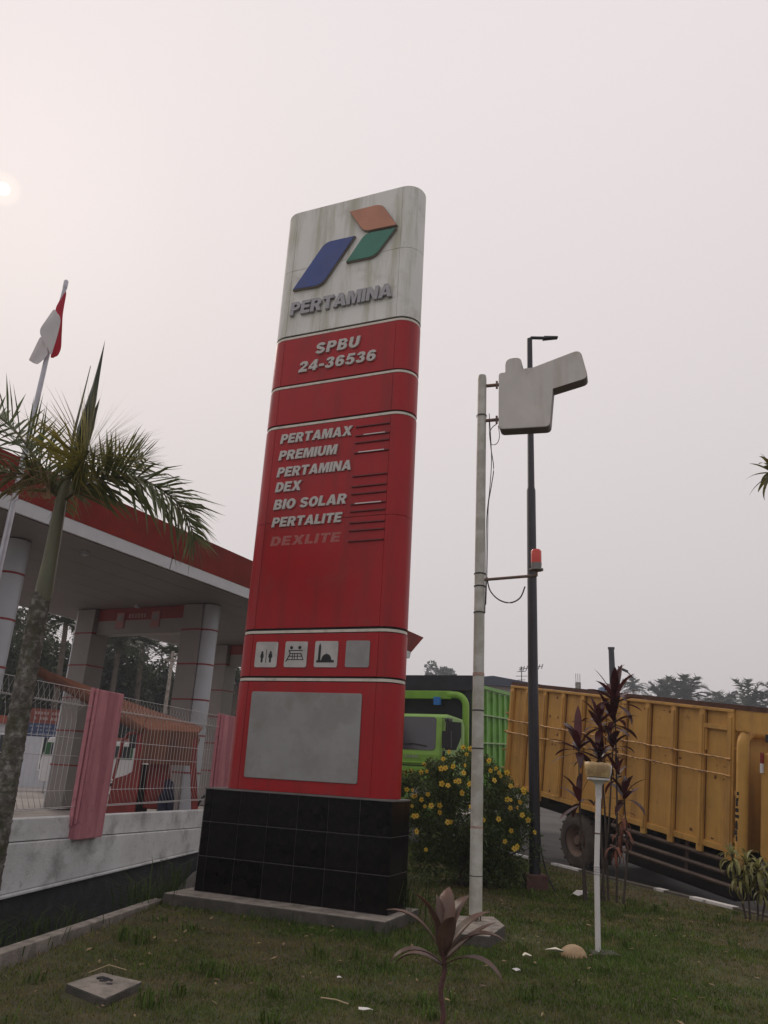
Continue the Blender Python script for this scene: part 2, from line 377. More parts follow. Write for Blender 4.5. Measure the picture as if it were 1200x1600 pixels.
# kerbs
g = MB()
kp = [(-3.42, 1.6), (-2.94, 6.9), (-2.68, 8.2), (-2.33, 10.05)]
for a, b in zip(kp, kp[1:]):
    d = (Vector(b) - Vector(a)).normalized(); n = Vector((-d.y, d.x)) * .13
    g.prismz([a, b, tuple(Vector(b) + n), tuple(Vector(a) + n)], -.56, .035)
tag(g.build('ditch_kerb', CONC, bevel=.008), 'thin weathered concrete kerb between lawn and black wall', 'kerb')
kerb = thing('road_kerb', 'low kerb with flaking white painted dashes along the road', 'kerb')
kd = Vector((.309, -.951)); k0 = Vector((2.78, 19.6)); kn = Vector((.951, .309))
cuts = [-.2, .88, 2.25, 3.05, 4.05, 5.1, 6.25, 6.5, 7.1, 8.0, 9.2, 10.4, 11.7, 13, 14.4, 16]
for i, (s0, s1) in enumerate(zip(cuts, cuts[1:])):
    a = k0 + kd * s0; b = k0 + kd * (s1 - .015)
    m = MB(); m.prismz([tuple(a), tuple(b), tuple(b + kn * .12), tuple(a + kn * .12)], -1.6, .022 + random.uniform(-.005, .006) + (.01 if i in (1, 3, 6, 8) else 0))
    m.build('kerb_stone', FLAKE if i in (1, 3, 6, 8) else KERBC, kerb)

# ------------------------------------------------------------------ totem sign
SGN = (.272, 9.123, 0); SR = R(-23.4)
pl = thing('sign_plinth', 'black tiled plinth on a concrete slab under the tall red sign', 'plinth', SGN, (0, 0, SR))
m = MB(); m.box((-2.50, .012, 0.1), (-.010, .56, 1.27)); m.build('core', GROUT, pl)
m = MB(); m.box((-2.508, .002, 1.272), (.002, .57, 1.292)); m.build('top_slab', mat('plinth top screed', (.17, .155, .15), .8, var=.2), pl, .003)
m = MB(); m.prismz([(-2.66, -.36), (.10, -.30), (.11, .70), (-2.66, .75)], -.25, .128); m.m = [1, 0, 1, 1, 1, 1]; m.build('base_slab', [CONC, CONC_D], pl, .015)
TW, THh = .388, .378
def tile_mesh(w, h, nm):
    t = MB(); t.box((.0, -.012, .0), (w, 0, h)); o = t.build(nm, TILE, pl, .003); return o
rows = [(.135, .376), (.521, .376), (.907, .364)]
first = {}
for z0, h in rows:
    x = 0.0
    for c in range(7):
        w = TW if c < 6 else .105
        x0 = x - w
        key = (round(w, 3), h)
        if key not in first:
            o = tile_mesh(w, h, 'tile'); first[key] = o
        else:
            o = share(first[key], 'tile', pl); o.modifiers.new('bevel', 'BEVEL').width = .003
        o.location = (x0, .012, z0); x = x0 - .0085
        if c == 6: pass
    for w, y0 in ((.40, .014), (.135, .424)):
        t = MB(); t.box((-.010, 0, 0), (0.002, w, h)); o = t.build('tile', TILE, pl, .003); o.location = (0, y0, z0)
sg = thing('totem_sign', 'tall red and white fuel station totem sign with steel lettering', 'sign', (SGN[0] + .03 * .397, SGN[1] + .03 * .918, 0), (0, 0, SR))
RAD, XL, XR = .255, -2.06, -.285
def arc(side, r, n=8):
    cx = XR if side > 0 else XL
    return [(cx + side * r * math.cos(t), RAD + r * math.sin(t)) for t in [(-math.pi / 2 + math.pi * i / n) for i in range(n + 1)]]
def stadium(r, n=10): return arc(1, r, n) + list(reversed(arc(-1, r, n)))
m = MB(); m.prismz(stadium(RAD - .02), 1.292, 9.85); m.build('inner_core', DARKGAP, sg)
def section(z0, z1, ma, g=.004):
    t = .02
    m = MB(); m.box((XL + g, 0, z0), (XR - g, t, z1)); p = m.build('front_panel', ma, sg, .003)
    m = MB(); m.box((XL + g, 2 * RAD - t, z0), (XR - g, 2 * RAD, z1)); m.build('back_panel', ma, sg)
    for s_ in (1, -1):
        o_ = arc(s_, RAD, 14); i_ = arc(s_, RAD - t, 14)
        m = MB(); n = len(o_)
        vs = [(x, y, z) for z in (z0, z1) for x, y in o_] + [(x, y, z) for z in (z0, z1) for x, y in i_]
        fs = []
        for i in range(n - 1):
            fs += [(i, i + 1, n + i + 1, n + i), (2 * n + i, 3 * n + i, 3 * n + i + 1, 2 * n + i + 1)]
        m.add(vs, fs, 0, True)
        m.add(vs, [(i, 2 * n + i, 2 * n + i + 1, i + 1) for i in range(n - 1)] + [(n + i, n + i + 1, 3 * n + i + 1, 3 * n + i) for i in range(n - 1)] + [(0, n, 3 * n, 2 * n), (n - 1, 3 * n - 1, 4 * n - 1, 2 * n - 1)], 0)
        m.build('curved_end_panel', ma, sg)
    return p
P_top2 = section(8.775, 9.86, WHITE_P); P_top = section(7.625, 8.769, WHITE_P)
P_num = section(6.80, 7.555, RED); section(6.175, 6.735, RED)
P_price2 = section(4.70, 6.105, RED); P_price = section(3.26, 4.694, RED)
P_icon = section(2.655, 3.185, RED); P_low = section(1.296, 2.585, RED)
m = MB(); m.prismz(stadium(RAD - .004), 9.86, 9.872); m.build('top_cap', WHITE_P, sg)
for z in (7.565, 6.748, 6.118, 3.198, 2.598):
    m = MB(); m.prismz(stadium(RAD - .006, 14), z, z + .034); m.build('trim_band', CREAM, sg)

GL = {}
def ea(cx, cy, rx, ry, a0, a1, n=9): return [(cx + rx * math.cos(R(a0 + (a1 - a0) * k / n)), cy + ry * math.sin(R(a0 + (a1 - a0) * k / n))) for k in range(n + 1)]
def stroke_poly(path, hw):
    Lf = []; Rg = []; P = [Vector(p) for p in path]
    for k, p in enumerate(P):
        d = (P[min(k + 1, len(P) - 1)] - P[max(k - 1, 0)]).normalized(); n = Vector((-d.y, d.x)) * hw
        Lf.append(tuple(p + n)); Rg.append(tuple(p - n))
    return Lf + Rg[::-1]
GLYPHS = {
 'P': [[(0, 0), (0, 1)] + ea(.45, .68, .34, .32, 90, -90) + [(.28, .36), (.28, 0)], [(.28, .79)] + ea(.42, .685, .10, .105, 90, -90, 6) + [(.28, .58)]],
 'R': [[(0, 0), (0, 1)] + ea(.47, .69, .34, .31, 90, -60) + [(.86, 0), (.54, 0), (.37, .35), (.28, .35), (.28, 0)], [(.28, .79)] + ea(.43, .69, .10, .10, 90, -90, 6) + [(.28, .59)]],
 'E': [[(0, 0), (0, 1), (.72, 1), (.72, .78), (.28, .78), (.28, .61), (.68, .61), (.68, .40), (.28, .40), (.28, .22), (.74, .22), (.74, 0)]],
 'T': [[(.27, 0), (.27, .77), (0, .77), (0, 1), (.82, 1), (.82, .77), (.55, .77), (.55, 0)]],
 'A': [[(0, 0), (.34, 1), (.64, 1), (.98, 0), (.68, 0), (.63, .17), (.35, .17), (.30, 0)], [(.41, .37), (.57, .37), (.49, .66)]],
 'M': [[(0, 0), (0, 1), (.38, 1), (.53, .42), (.68, 1), (1.06, 1), (1.06, 0), (.80, 0), (.80, .70), (.62, 0), (.44, 0), (.26, .70), (.26, 0)]],
 'I': [[(0, 0), (0, 1), (.28, 1), (.28, 0)]],
 'N': [[(0, 0), (0, 1), (.28, 1), (.60, .46), (.60, 1), (.86, 1), (.86, 0), (.59, 0), (.26, .55), (.26, 0)]],
 'S': [stroke_poly(ea(.41, .705, .275, .18, 12, 262, 14) + ea(.41, .29, .285, .185, 82, -168, 14), .118)],
 'B': [[(0, 0), (0, 1)] + ea(.47, .75, .29, .25, 90, -48) + ea(.48, .285, .33, .285, 52, -90) + [], [(.28, .81)] + ea(.42, .72, .09, .09, 90, -90, 6) + [(.28, .63)], [(.28, .42)] + ea(.43, .31, .11, .11, 90, -90, 6) + [(.28, .20)]],
 'U': [[(0, 1)] + ea(.42, .38, .42, .39, 180, 360, 14) + [(.84, 1), (.56, 1)] + ea(.42, .39, .14, .17, 360, 180, 10) + [(.28, 1)]],
 'X': [[(0, 0), (.32, .51), (.02, 1), (.36, 1), (.50, .74), (.64, 1), (.97, 1), (.67, .51), (1.0, 0), (.66, 0), (.49, .30), (.34, 0)]],
 'D': [[(0, 0), (0, 1)] + ea(.38, .5, .46, .5, 90, -90, 14), [(.28, .77)] + ea(.37, .5, .17, .27, 90, -90, 10) + [(.28, .23)]],
 'O': [ea(.45, .5, .45, .51, 0, 350, 24), ea(.45, .5, .175, .27, 0, 345, 16)],
 'L': [[(0, 0), (0, 1), (.28, 1), (.28, .23), (.68, .23), (.68, 0)]],
 '2': [[(0, 0), (.02, .22), (.30, .46), (.44, .60), (.46, .70), (.42, .77), (.36, .79), (.30, .76), (.27, .66), (.0, .69), (.04, .86), (.16, .97), (.37, 1.0), (.58, .97), (.71, .86), (.74, .71), (.68, .55), (.54, .40), (.42, .29), (.38, .235), (.75, .235), (.75, 0)]],
 '3': [[(.0, .26), (.27, .29), (.30, .22), (.37, .19), (.45, .22), (.48, .30), (.45, .39), (.37, .42), (.28, .40), (.29, .59), (.36, .58), (.43, .62), (.46, .70), (.43, .77), (.37, .80), (.30, .77), (.28, .70), (.02, .74), (.08, .89), (.20, .98), (.38, 1.0), (.58, .97), (.69, .88), (.72, .76), (.68, .63), (.58, .55), (.70, .47), (.76, .32), (.72, .16), (.60, .04), (.38, -.01), (.18, .02), (.06, .11)]],
 '4': [[(.42, 0), (.42, .18), (0, .18), (0, .42), (.44, 1), (.68, 1), (.68, .40), (.80, .40), (.80, .18), (.68, .18), (.68, 0)], [(.42, .40), (.42, .68), (.21, .40)]],
 '5': [[(.0, .24), (.27, .28), (.31, .20), (.38, .18), (.46, .22), (.49, .33), (.46, .43), (.38, .47), (.31, .45), (.27, .41), (.03, .44), (.13, 1), (.71, 1), (.71, .78), (.33, .78), (.30, .63), (.44, .66), (.62, .61), (.74, .48), (.77, .33), (.73, .15), (.61, .03), (.39, -.01), (.18, .02), (.06, .10)]],
 '6': [[(.74, .76), (.47, .73), (.44, .79), (.39, .81), (.31, .76), (.27, .60), (.36, .65), (.47, .66), (.62, .61), (.73, .50), (.77, .33), (.72, .14), (.58, .02), (.39, -.01), (.18, .04), (.05, .20), (0, .47), (.04, .78), (.17, .95), (.39, 1.01), (.60, .96), (.71, .86)], ea(.39, .31, .12, .14, 0, 340, 12)],
 '-': [[(0, .28), (0, .50), (.42, .50), (.42, .28)]],
}
def glyph(ch):
    if ch in GL: return GL[ch]
    cu = bpy.data.curves.new('g', 'CURVE'); cu.dimensions = '2D'; cu.fill_mode = 'BOTH'; cu.extrude = .5
    for pl_ in GLYPHS[ch]:
        sp = cu.splines.new('POLY'); sp.points.add(len(pl_) - 1); sp.use_cyclic_u = True
        for p_, (a_, b_) in zip(sp.points, pl_): p_.co = (a_, b_, 0, 1)
    ob = bpy.data.objects.new('g', cu); COL.objects.link(ob)
    dg = bpy.context.evaluated_depsgraph_get(); dg.update()
    me = bpy.data.meshes.new_from_object(ob.evaluated_get(dg))
    bpy.data.objects.remove(ob)
    co = np.array([v.co[:] for v in me.vertices])
    GL[ch] = (co, [tuple(p.vertices) for p in me.polygons], co[:, 0].min(), co[:, 0].max(), 0.0, 1.0)
    bpy.data.meshes.remove(me)
    return GL[ch]
LM = {}
CAPH = None
def word(text, x0, x1, z0, z1, depth, ma, parent, y=0.0, shear=.15, gap=.10, name='letter', drop=None):
    global CAPH
    ref = glyph('E'); cap = ref[5] - ref[4]; base = ref[4]
    wid = []
    for ch in text:
        if ch == ' ': wid.append(.32)
        else:
            gch = glyph(ch); wid.append((gch[3] - gch[2]) / cap)
    total = sum(wid) + gap * (len(text) - 1) + shear
    sx = (x1 - x0) / total; h = z1 - z0; x = 0
    for i, ch in enumerate(text):
        if ch != ' ':
            key = (ch, ma.name, round(shear, 2))
            if key not in LM:
                co, fs, gx0, gx1, gy0, gy1 = glyph(ch)
                zz = (co[:, 1] - base) / cap; xx = (co[:, 0] - gx0) / cap + shear * zz
                me = bpy.data.meshes.new('letter')
                me.from_pydata([(a, -.5 - c, b) for a, b, c in zip(xx, zz, co[:, 2])], [], fs)
                bm = bmesh.new(); bm.from_mesh(me); bmesh.ops.recalc_face_normals(bm, faces=bm.faces); bm.to_mesh(me); bm.free()
                me.materials.append(ma); me.update(); LM[key] = me
            o = bpy.data.objects.new(name, LM[key]); COL.objects.link(o); o.parent = parent
            o.location = (x0 + x * sx, y, z0); o.scale = (sx, depth, h)
        x += wid[i] + gap
# main word and logo
word('PERTAMINA', -2.0, -.345, 7.945, 8.165, .05, LETTER_D, P_top, shear=.08, gap=.06)
word('SPBU', -1.52, -.81, 7.225, 7.40, .025, LETTER, P_num, gap=.16)
word('24-36536', -1.77, -.54, 6.965, 7.135, .025, LETTER, P_num, gap=.13)
for tx, a, b, z in (('PERTAMAX', -1.95, -.825, 5.865), ('PREMIUM', -1.95, -1.035, 5.612), ('PERTAMINA', -1.95, -.80, 5.36), ('DEX', -1.95, -1.535, 5.14), ('BIO SOLAR', -1.95, -.835, 4.885)):
    word(tx, a, b, z, z + .143, .022, LETTER, P_price2, gap=.09)
word('PERTALITE', -1.95, -.888, 4.74 - .105, 4.74 + .03, .022, LETTER, P_price, gap=.09)
word('DEXLITE', -1.95, -.892, 4.375, 4.505, .0015, LETTER_F, P_price, gap=.13)
def logo(pts, rad, ma):
    c = [sum(p[i] for p in pts) / len(pts) for i in (0, 1)]
    po = rounded(pts, rad, 7)
    m = MB(); m.prism([(c[0] + (x - c[0]) * 1.012, c[1] + (z - c[1]) * 1.012) for x, z in po], -.045, .0); r_ = m.build('logo_rim', RIM, P_top2)
    m = MB(); m.prism([(c[0] + (x - c[0]) * .985, c[1] + (z - c[1]) * .985) for x, z in po], -.054, -.044); f = m.build('logo_blade', ma, r_)
    return f
logo([(-1.01, 9.128), (-1.50, 9.135), (-1.99, 8.392), (-1.50, 8.375)], [.0, .20, .0, .22], BLUE)
logo([(-.345, 9.10), (-.84, 9.125), (-1.12, 8.69), (-.66, 8.683)], [.0, .18, .0, .2], GREEN)
logo([(-1.13, 9.60), (-.87, 9.168), (-.335, 9.15), (-.60, 9.60)], [.0, .2, .0, .2], ORANGE)
# white scrape marks of torn-off sealant around the main word are part of the panel wear
for x, z, w, h in ((-1.28, 7.91, .035, .05), (-1.15, 7.885, .05, .045), (-.42, 7.87, .10, .03), (-1.63, 7.90, .03, .035), (-.97, 7.90, .025, .07), (-.36, 7.95, .03, .10)):
    m = MB(); m.prism([(x, z), (x + w, z + .01), (x + w * .8, z + h), (x + .2 * w, z + h * .8)], -.003, 0); m.build('sealant_scrap', WHITEP, P_top)
# price slots: dark grooved rails
SLOT = mat('price rail dark red', (.13, .009, .011), .5); SLOTL = mat('price rail bright lip', (.62, .58, .56), .4)
for i, z in enumerate((5.98, 5.845, 5.742, 5.596, 5.26, 5.114, 5.01, 4.868, 4.768, 4.612, 4.506, 4.364)):
    pp = P_price2 if z > 4.7 else P_price
    m = MB(); m.box((-.785, -.022, z - .008), (-.292, 0, z + .008)); o = m.build('price_rail', SLOT, pp)
    if i in (1, 3, 7):
        m = MB(); m.box((-.72 if i != 1 else -.66, -.0245, z - .004), (-.35, -.0215, z + .0105)); m.build('bright_lip', SLOTL, o)
# pictogram plates
PICW = mat('pictogram plate', (.50, .49, .47), .5, var=.1, vs=5, dirt=(.33, .32, .30), ds=4)
for i, (a, b) in enumerate(((-1.995, -1.672), (-1.563, -1.246), (-1.138, -.82), (-.712, -.394))):
    w = b - a
    m = MB(); m.prism(rounded([(a, 2.764), (b, 2.762), (b, 3.083), (a, 3.088)], .025, 3), -.012, 0)
    p = m.build('pictogram_plate', PICW if i < 3 else GREY_P, P_icon)
    X = lambda u: a + u * w
    Z = lambda v: 2.763 + v * .322
    Y0, Y1 = -.0145, -.0115
    m = MB()
    def circ(u, v, r): m.prism([(X(u) + r * math.cos(t * math.pi / 6), Z(v) + r * math.sin(t * math.pi / 6)) for t in range(12)], Y0, Y1)
    def poly(*q): m.prism([(X(u), Z(v)) for u, v in q], Y0, Y1)
    if i == 0:
        for u0, k in ((.32, 1), (.70, 1.25)):
            circ(u0, .585, .016)
            poly((u0 - .055 * k, .54), (u0 - .075 * k, .40), (u0 - .045, .36), (u0 - .04, .19), (u0 + .04, .19), (u0 + .045, .36), (u0 + .075 * k, .40), (u0 + .055 * k, .54))
        poly((.495, .18), (.52, .18), (.52, .70), (.495, .70))
    elif i == 1:
        circ(.29, .76, .022); circ(.66, .76, .022)
        poly((.17, .665), (.80, .665), (.80, .63), (.17, .63)); poly((.2, .665), (.28, .53), (.14, .28), (.09, .20), (.06, .22), (.1, .30), (.23, .53), (.17, .64))
        poly((.24, .55), (.72, .55), (.72, .515), (.24, .515)); poly((.14, .28), (.86, .28), (.86, .31), (.14, .31))
        poly((.70, .53), (.84, .29), (.87, .29), (.74, .55)); poly((.44, .28), (.47, .28), (.47, .54), (.44, .54)); poly((.57, .28), (.60, .28), (.60, .54), (.57, .54))
        poly((.34, .28), (.37, .28), (.38, .54), (.35, .54)); poly((.18, .41), (.8, .41), (.79, .44), (.20, .44))
    elif i == 2:
        poly((.10, .18), (.86, .18), (.86, .27), (.10, .27)); poly((.16, .27), (.27, .27), (.27, .80), (.215, .93), (.17, .80))
        m.prism([(X(.53 + .22 * math.cos(t * math.pi / 10)), Z(.268 + .24 * math.sin(t * math.pi / 10))) for t in range(11)], Y0, Y1); poly((.52, .5), (.54, .5), (.535, .58))
    if i < 3: m.build('pictogram', PICTO, p)
m = MB(); m.prism(rounded([(-1.975, 1.435), (-.455, 1.435), (-.458, 2.452), (-1.985, 2.462)], [.03] * 4, 4), -.016, 0); m.build('blank_poster_panel', GREY_P, P_low, .004)

# ------------------------------------------------------------------ white pole with nozzle-shaped sign and beacon
PX, PY = 1.24, 9.30
wp = thing('white_pole', 'worn white steel pole carrying a grey cut-out sign and a red beacon', 'pole', (PX, PY, 0), (0, 0, R(-18)))
m = MB(); m.tube([(0, 0, .16), (0, 0, 2.4), (0, 0, 6.73), (0, 0, 6.78)], [.073, .068, .06, .052], 16); m.build('pole', POLEW, wp)
for z in (.55, 1.9, 2.33, 3.5, 3.83, 3.99, 6.17):
    m = MB(); m.lathe([(.071, -.008), (.074, 0), (.071, .008)], 16); m.build('cable_tie', CABLE, wp, loc=(0, 0, z))
for zz in (1.05, 2.75):
    m = MB(); m.lathe([(.0705, -.02), (.0718, 0), (.0705, .02)], 16); m.build('rust_ring', mat('rust', (.30, .08, .03), .8, var=.4, vs=20, dirt=(.5, .48, .43), ds=30, thr=.42), wp, loc=(0, 0, zz))
for i in range(5):
    a = i * 1.256; m = MB(); m.tube([(.055 * math.cos(a), .055 * math.sin(a), .10), (.055 * math.cos(a), .055 * math.sin(a), .17)], .009, 6); m.build('anchor_bolt', STEEL_R, wp)
for z in (6.62, 6.10):
    m = MB(); m.tube([(.06, 0, z), (.24, .02, z + .01)], .024, 8); m.tube([(.20, .01, z - .05), (.20, .01, z + .06)], .016, 6); m.build('sign_bracket', STEEL_R, wp)
oc = [(.225, 5.96), (.90, 5.945), (.95, 6.49), (1.39, 6.61), (1.30, 7.03), (.70, 6.84), (.53, 6.83), (.52, 6.93), (.42, 7.00), (.325, 6.93), (.315, 6.81), (.22, 6.80)]
oc = rounded([(.225, 5.955), (.895, 5.94), (.945, 6.485), (1.40, 6.60), (1.31, 7.035), (.69, 6.835), (.535, 6.83), (.535, 7.01), (.315, 7.01), (.315, 6.80), (.225, 6.80)],
             [.07, .07, .0, .08, .09, .02, .015, .10, .10, .015, .07], 6)
nz = MB(); nz.prism(oc, 0.0, .20, 0, 1); sb = nz.build('sign_box', [BOXG, BOXE], wp, .006)
ring = MB()
inn = [(x * .985 + .0095, z * .985 + .096) for x, z in oc]
ring.prism(inn, -.006, 0); ring.build('sign_face', BOXG, sb)
m = MB(); m.tube([(.06, 0, 3.915), (.70, 0, 3.955)], .019, 8); m.tube([(.70, 0, 3.945), (.70, 0, 4.03)], .016, 8); ar = m.build('beacon_arm', STEEL_R, wp)
m = MB(); m.lathe([(0, 4.0), (.085, 4.0), (.085, 4.018), (.06, 4.02), (.066, 4.08), (.066, 4.09)], 16); bs_ = m.build('beacon_base', mat('beacon base', (.20, .19, .18), .5), wp, loc=(.70, 0, .02))
m = MB(); m.lathe([(.064, 4.09), (.064, 4.24), (.05, 4.262), (0, 4.266)], 16); m.build('beacon_lens', BEACON, bs_)
def smooth(pts, k=5):
    P = [Vector(p) for p in pts]; o = []
    for i in range(len(P) - 1):
        p0, p1, p2, p3 = P[max(i - 1, 0)], P[i], P[i + 1], P[min(i + 2, len(P) - 1)]
        for q in range(k):
            u = q / k; o.append(.5 * ((2 * p1) + (p2 - p0) * u + (2 * p0 - 5 * p1 + 4 * p2 - p3) * u * u + (3 * p1 - p0 - 3 * p2 + p3) * u ** 3))
    return o + [P[-1]]
def cable(pts, r=.006):
    m = MB(); m.tube(smooth(pts), r, 6); return m
cable([(.2, .02, 6.05), (.12, 0, 5.95), (.13, -.02, 5.7), (.17, -.03, 5.4), (.14, -.02, 5.15), (.10, 0, 4.9), (.095, 0, 4.5), (.09, 0, 4.0), (.08, 0, 3.6)]).build('cable', CABLE, wp)
cable([(.22, .02, 6.02), (.24, 0, 5.85), (.2, 0, 5.75), (.12, 0, 5.78), (.1, 0, 6.1)], .005).build('cable', CABLE, wp)
cable([(.1, 0, 6.2), (.125, -.03, 5.9), (.14, -.02, 5.5), (.115, 0, 5.1), (.08, 0, 4.7), (.075, 0, 3.9), (.07, 0, 3.5)], .0055).build('cable', CABLE, wp)
cable([(.09, 0, 3.95), (.13, 0, 3.78), (.24, 0, 3.66), (.38, 0, 3.62), (.50, 0, 3.68), (.56, 0, 3.82)], .009).build('cable', CABLE, wp)
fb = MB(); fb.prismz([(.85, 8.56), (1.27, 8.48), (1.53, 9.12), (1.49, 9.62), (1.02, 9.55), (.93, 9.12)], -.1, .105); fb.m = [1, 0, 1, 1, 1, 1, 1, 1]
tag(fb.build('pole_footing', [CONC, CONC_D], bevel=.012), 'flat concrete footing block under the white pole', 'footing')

# ------------------------------------------------------------------ black street light
bl = thing('street_light', 'tall black street light pole standing behind the white pole', 'street light', (2.62, 12.86, 0))
m = MB(); m.tube([(0, 0, .2), (0, 0, 6.5), (0, 0, 6.56), (0, 0, 9.62)], [.088, .078, .062, .05], 14); m.build('pole', BLACKP, bl)
m = MB(); m.tube([(0, 0, 9.60), (.03, -.01, 9.64), (.28, -.06, 9.62)], .032, 8); m.build('arm', BLACKP, bl)
m = MB(); m.hexa([(.24, -.12, 9.585), (.52, -.17, 9.60), (.52, -.06, 9.60), (.24, .0, 9.585), (.26, -.10, 9.65), (.50, -.15, 9.63), (.50, -.08, 9.63), (.26, -.02, 9.65)]); m.build('lamp_head', BLKPL, bl, .008)
m = MB(); m.box((-.17, -.17, -.1), (.17, .17, .22)); m.build('base_block', BRICK, bl, .02)
m = MB(); m.tube(smooth([(.06, -.05, .95), (.09, -.06, .55), (.16, -.10, .25), (.22, -.16, .10), (.27, -.2, .0)]), .012, 6); m.build('cable', CABLE, bl)

# ------------------------------------------------------------------ short garden lamp with broken shell
gl_ = thing('garden_lamp', 'short white pipe garden lamp with a broken yellowed shell', 'garden lamp', (2.35, 8.51, 0), (0, R(1.2), 0))
m = MB(); m.tube([(0, 0, -.02), (.0, 0, .8), (.035, 0, 1.62)], .027, 14); m.build('pipe', PVC, gl_)
for z, r in ((.72, .031), (1.10, .0285)):
    for k in range(4 if z < 1 else 1):
        m = MB(); m.lathe([(r - .003, -.01), (r, -.006), (r, .006), (r - .003, .01)], 12); m.build('strap', STEEL_R if z > 1 else WIRE, gl_, loc=(.012 if z > 1 else 0, 0, z + k * .022))
m = MB(); m.lathe([(.028, 1.44), (.033, 1.46), (.033, 1.56), (.055, 1.60), (.115, 1.625), (.118, 1.645), (0.04, 1.645)], 20); m.build('collar', PVC, gl_, loc=(.03, 0, 0))
# the broken bowl: lathe with a missing sector and jagged rim
prof = [(.075, 1.64), (.118, 1.655), (.134, 1.70), (.14, 1.76), (.138, 1.80)]
def bowl(a0, a1, top, nm, ma):
    m = MB(); seg = 18; vs = []; fs = []
    random.seed(len(nm) * 7 + int(a0))
    for j, (r, h) in enumerate(prof):
        for k in range(seg + 1):
            t = R(a0 + (a1 - a0) * k / seg); hh = h
            if j == len(prof) - 1: hh = h - top + random.uniform(-.006, .006)
            vs.append((r * math.cos(t), r * math.sin(t), hh))
    n = seg + 1
    for j in range(len(prof) - 1):
        for k in range(seg): fs.append((j * n + k, j * n + k + 1, (j + 1) * n + k + 1, (j + 1) * n + k))
    m.add(vs, fs, 0, True); o = m.build(nm, ma, gl_, loc=(.03, 0, 0)); sm_ = o.modifiers.new('solid', 'SOLIDIFY'); sm_.thickness = .006
bowl(150, 322, .0, 'lamp_shell', LAMPC); bowl(322, 372, .025, 'inner_shell', PVC); bowl(20, 150, .05, 'back_shell', LAMPC)
m = MB(); m.prismz([(2.25, 8.38), (2.55, 8.40), (2.52, 8.62), (2.28, 8.60)], -.05, .02)
tag(m.build('lamp_footing', CONC_D, bevel=.01), 'small half buried concrete pad at the garden lamp foot', 'footing')
m = MB(); m.lathe([(.135, 0), (.13, .045), (.11, .085), (.07, .112), (.025, .122), (0, .124)], 18)
o = m.build('broken_globe', LAMPC); o.location = (2.06, 8.33, -.03); o.rotation_euler = (R(14), R(-10), 0); o.data.materials[0] = mat('brown globe', (.36, .25, .135), .6, var=.25, vs=8, dirt=(.25, .15, .07), ds=9); tag(o, 'broken brown lamp globe half lying face down on the grass', 'lamp globe')

def litter(nm, label, cat, x, y, s, ma, z=.035, seed=1):
    rr = random.Random(seed); m = MB(); n = 7
    pts = [(s * rr.uniform(.5, 1) * math.cos(t * 2 * math.pi / n), s * .7 * rr.uniform(.5, 1) * math.sin(t * 2 * math.pi / n), rr.uniform(0, s * .5)) for t in range(n)]
    vs = [(0, 0, s * .45)] + pts
    m.add(vs, [(0, 1 + i, 1 + (i + 1) % n) for i in range(n)])
    o = m.build(nm, ma); o.location = (x, y, z); sm_ = o.modifiers.new('solid', 'SOLIDIFY'); sm_.thickness = .003
    tag(o, label, cat); return o
litter('lamp_shard', 'large cream lamp shard beside the broken brown globe', 'shard', 1.86, 8.20, .13, SHARD, seed=3)
litter('lamp_shard', 'small cream chip a little left of the big lamp shard', 'shard', 1.55, 8.02, .07, SHARD, seed=4)
litter('paper_scrap', 'crumpled white paper on grass behind the garden lamp', 'litter', 3.10, 12.1, .16, PAPER, seed=5)
litter('paper_scrap', 'white scrap at the bottom edge of the lawn', 'litter', .06, 6.04, .06, PAPER, seed=6)
litter('paper_scrap', 'tiny white scrap in the grass below the slab corner', 'litter', -.15, 6.9, .03, PAPER, seed=8)
litter('paper_scrap', 'pale scrap close to the young mauve plant stem', 'litter', 1.35, 7.45, .05, PAPER, seed=9)
m = MB(); m.tube([(-.26, 6.30, .04), (-.15, 6.25, .045), (-.06, 6.22, .03)], .006, 5); tag(m.build('dry_twig', mat('straw', (.42, .33, .2), .9)), 'short pale dry twig lying in the front lawn', 'twig')
m = MB(); m.tube([(-2.05, 6.66, .03), (-1.93, 6.75, .07), (-1.80, 6.80, .03)], .004, 5); tag(m.build('dry_twig', MATS['straw']), 'longer dry stalk leaning behind the square concrete block', 'twig')
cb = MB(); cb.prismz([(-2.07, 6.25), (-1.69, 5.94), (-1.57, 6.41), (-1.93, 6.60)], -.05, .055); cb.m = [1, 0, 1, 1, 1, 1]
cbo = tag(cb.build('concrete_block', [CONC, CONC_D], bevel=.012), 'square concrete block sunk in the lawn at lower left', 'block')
for (x, y, s) in ((-1.84, 6.36, .045), (-1.77, 6.29, .03)):
    m = MB(); m.prismz([(x + s * (.6 + .4 * random.random()) * math.cos(k), y + s * .6 * math.sin(k), ) for k in np.linspace(0, 6.28, 9)[:-1]], 0.0545, .059); m.build('tar_stain', BLACKP, cbo)
m = MB(); m.tube([(-1.90, 6.40, .06), (-1.86, 6.39, .07), (-1.82, 6.40, .06), (-1.78, 6.36, .06)], .009, 6); m.build('wire_stub', CABLE, cbo)

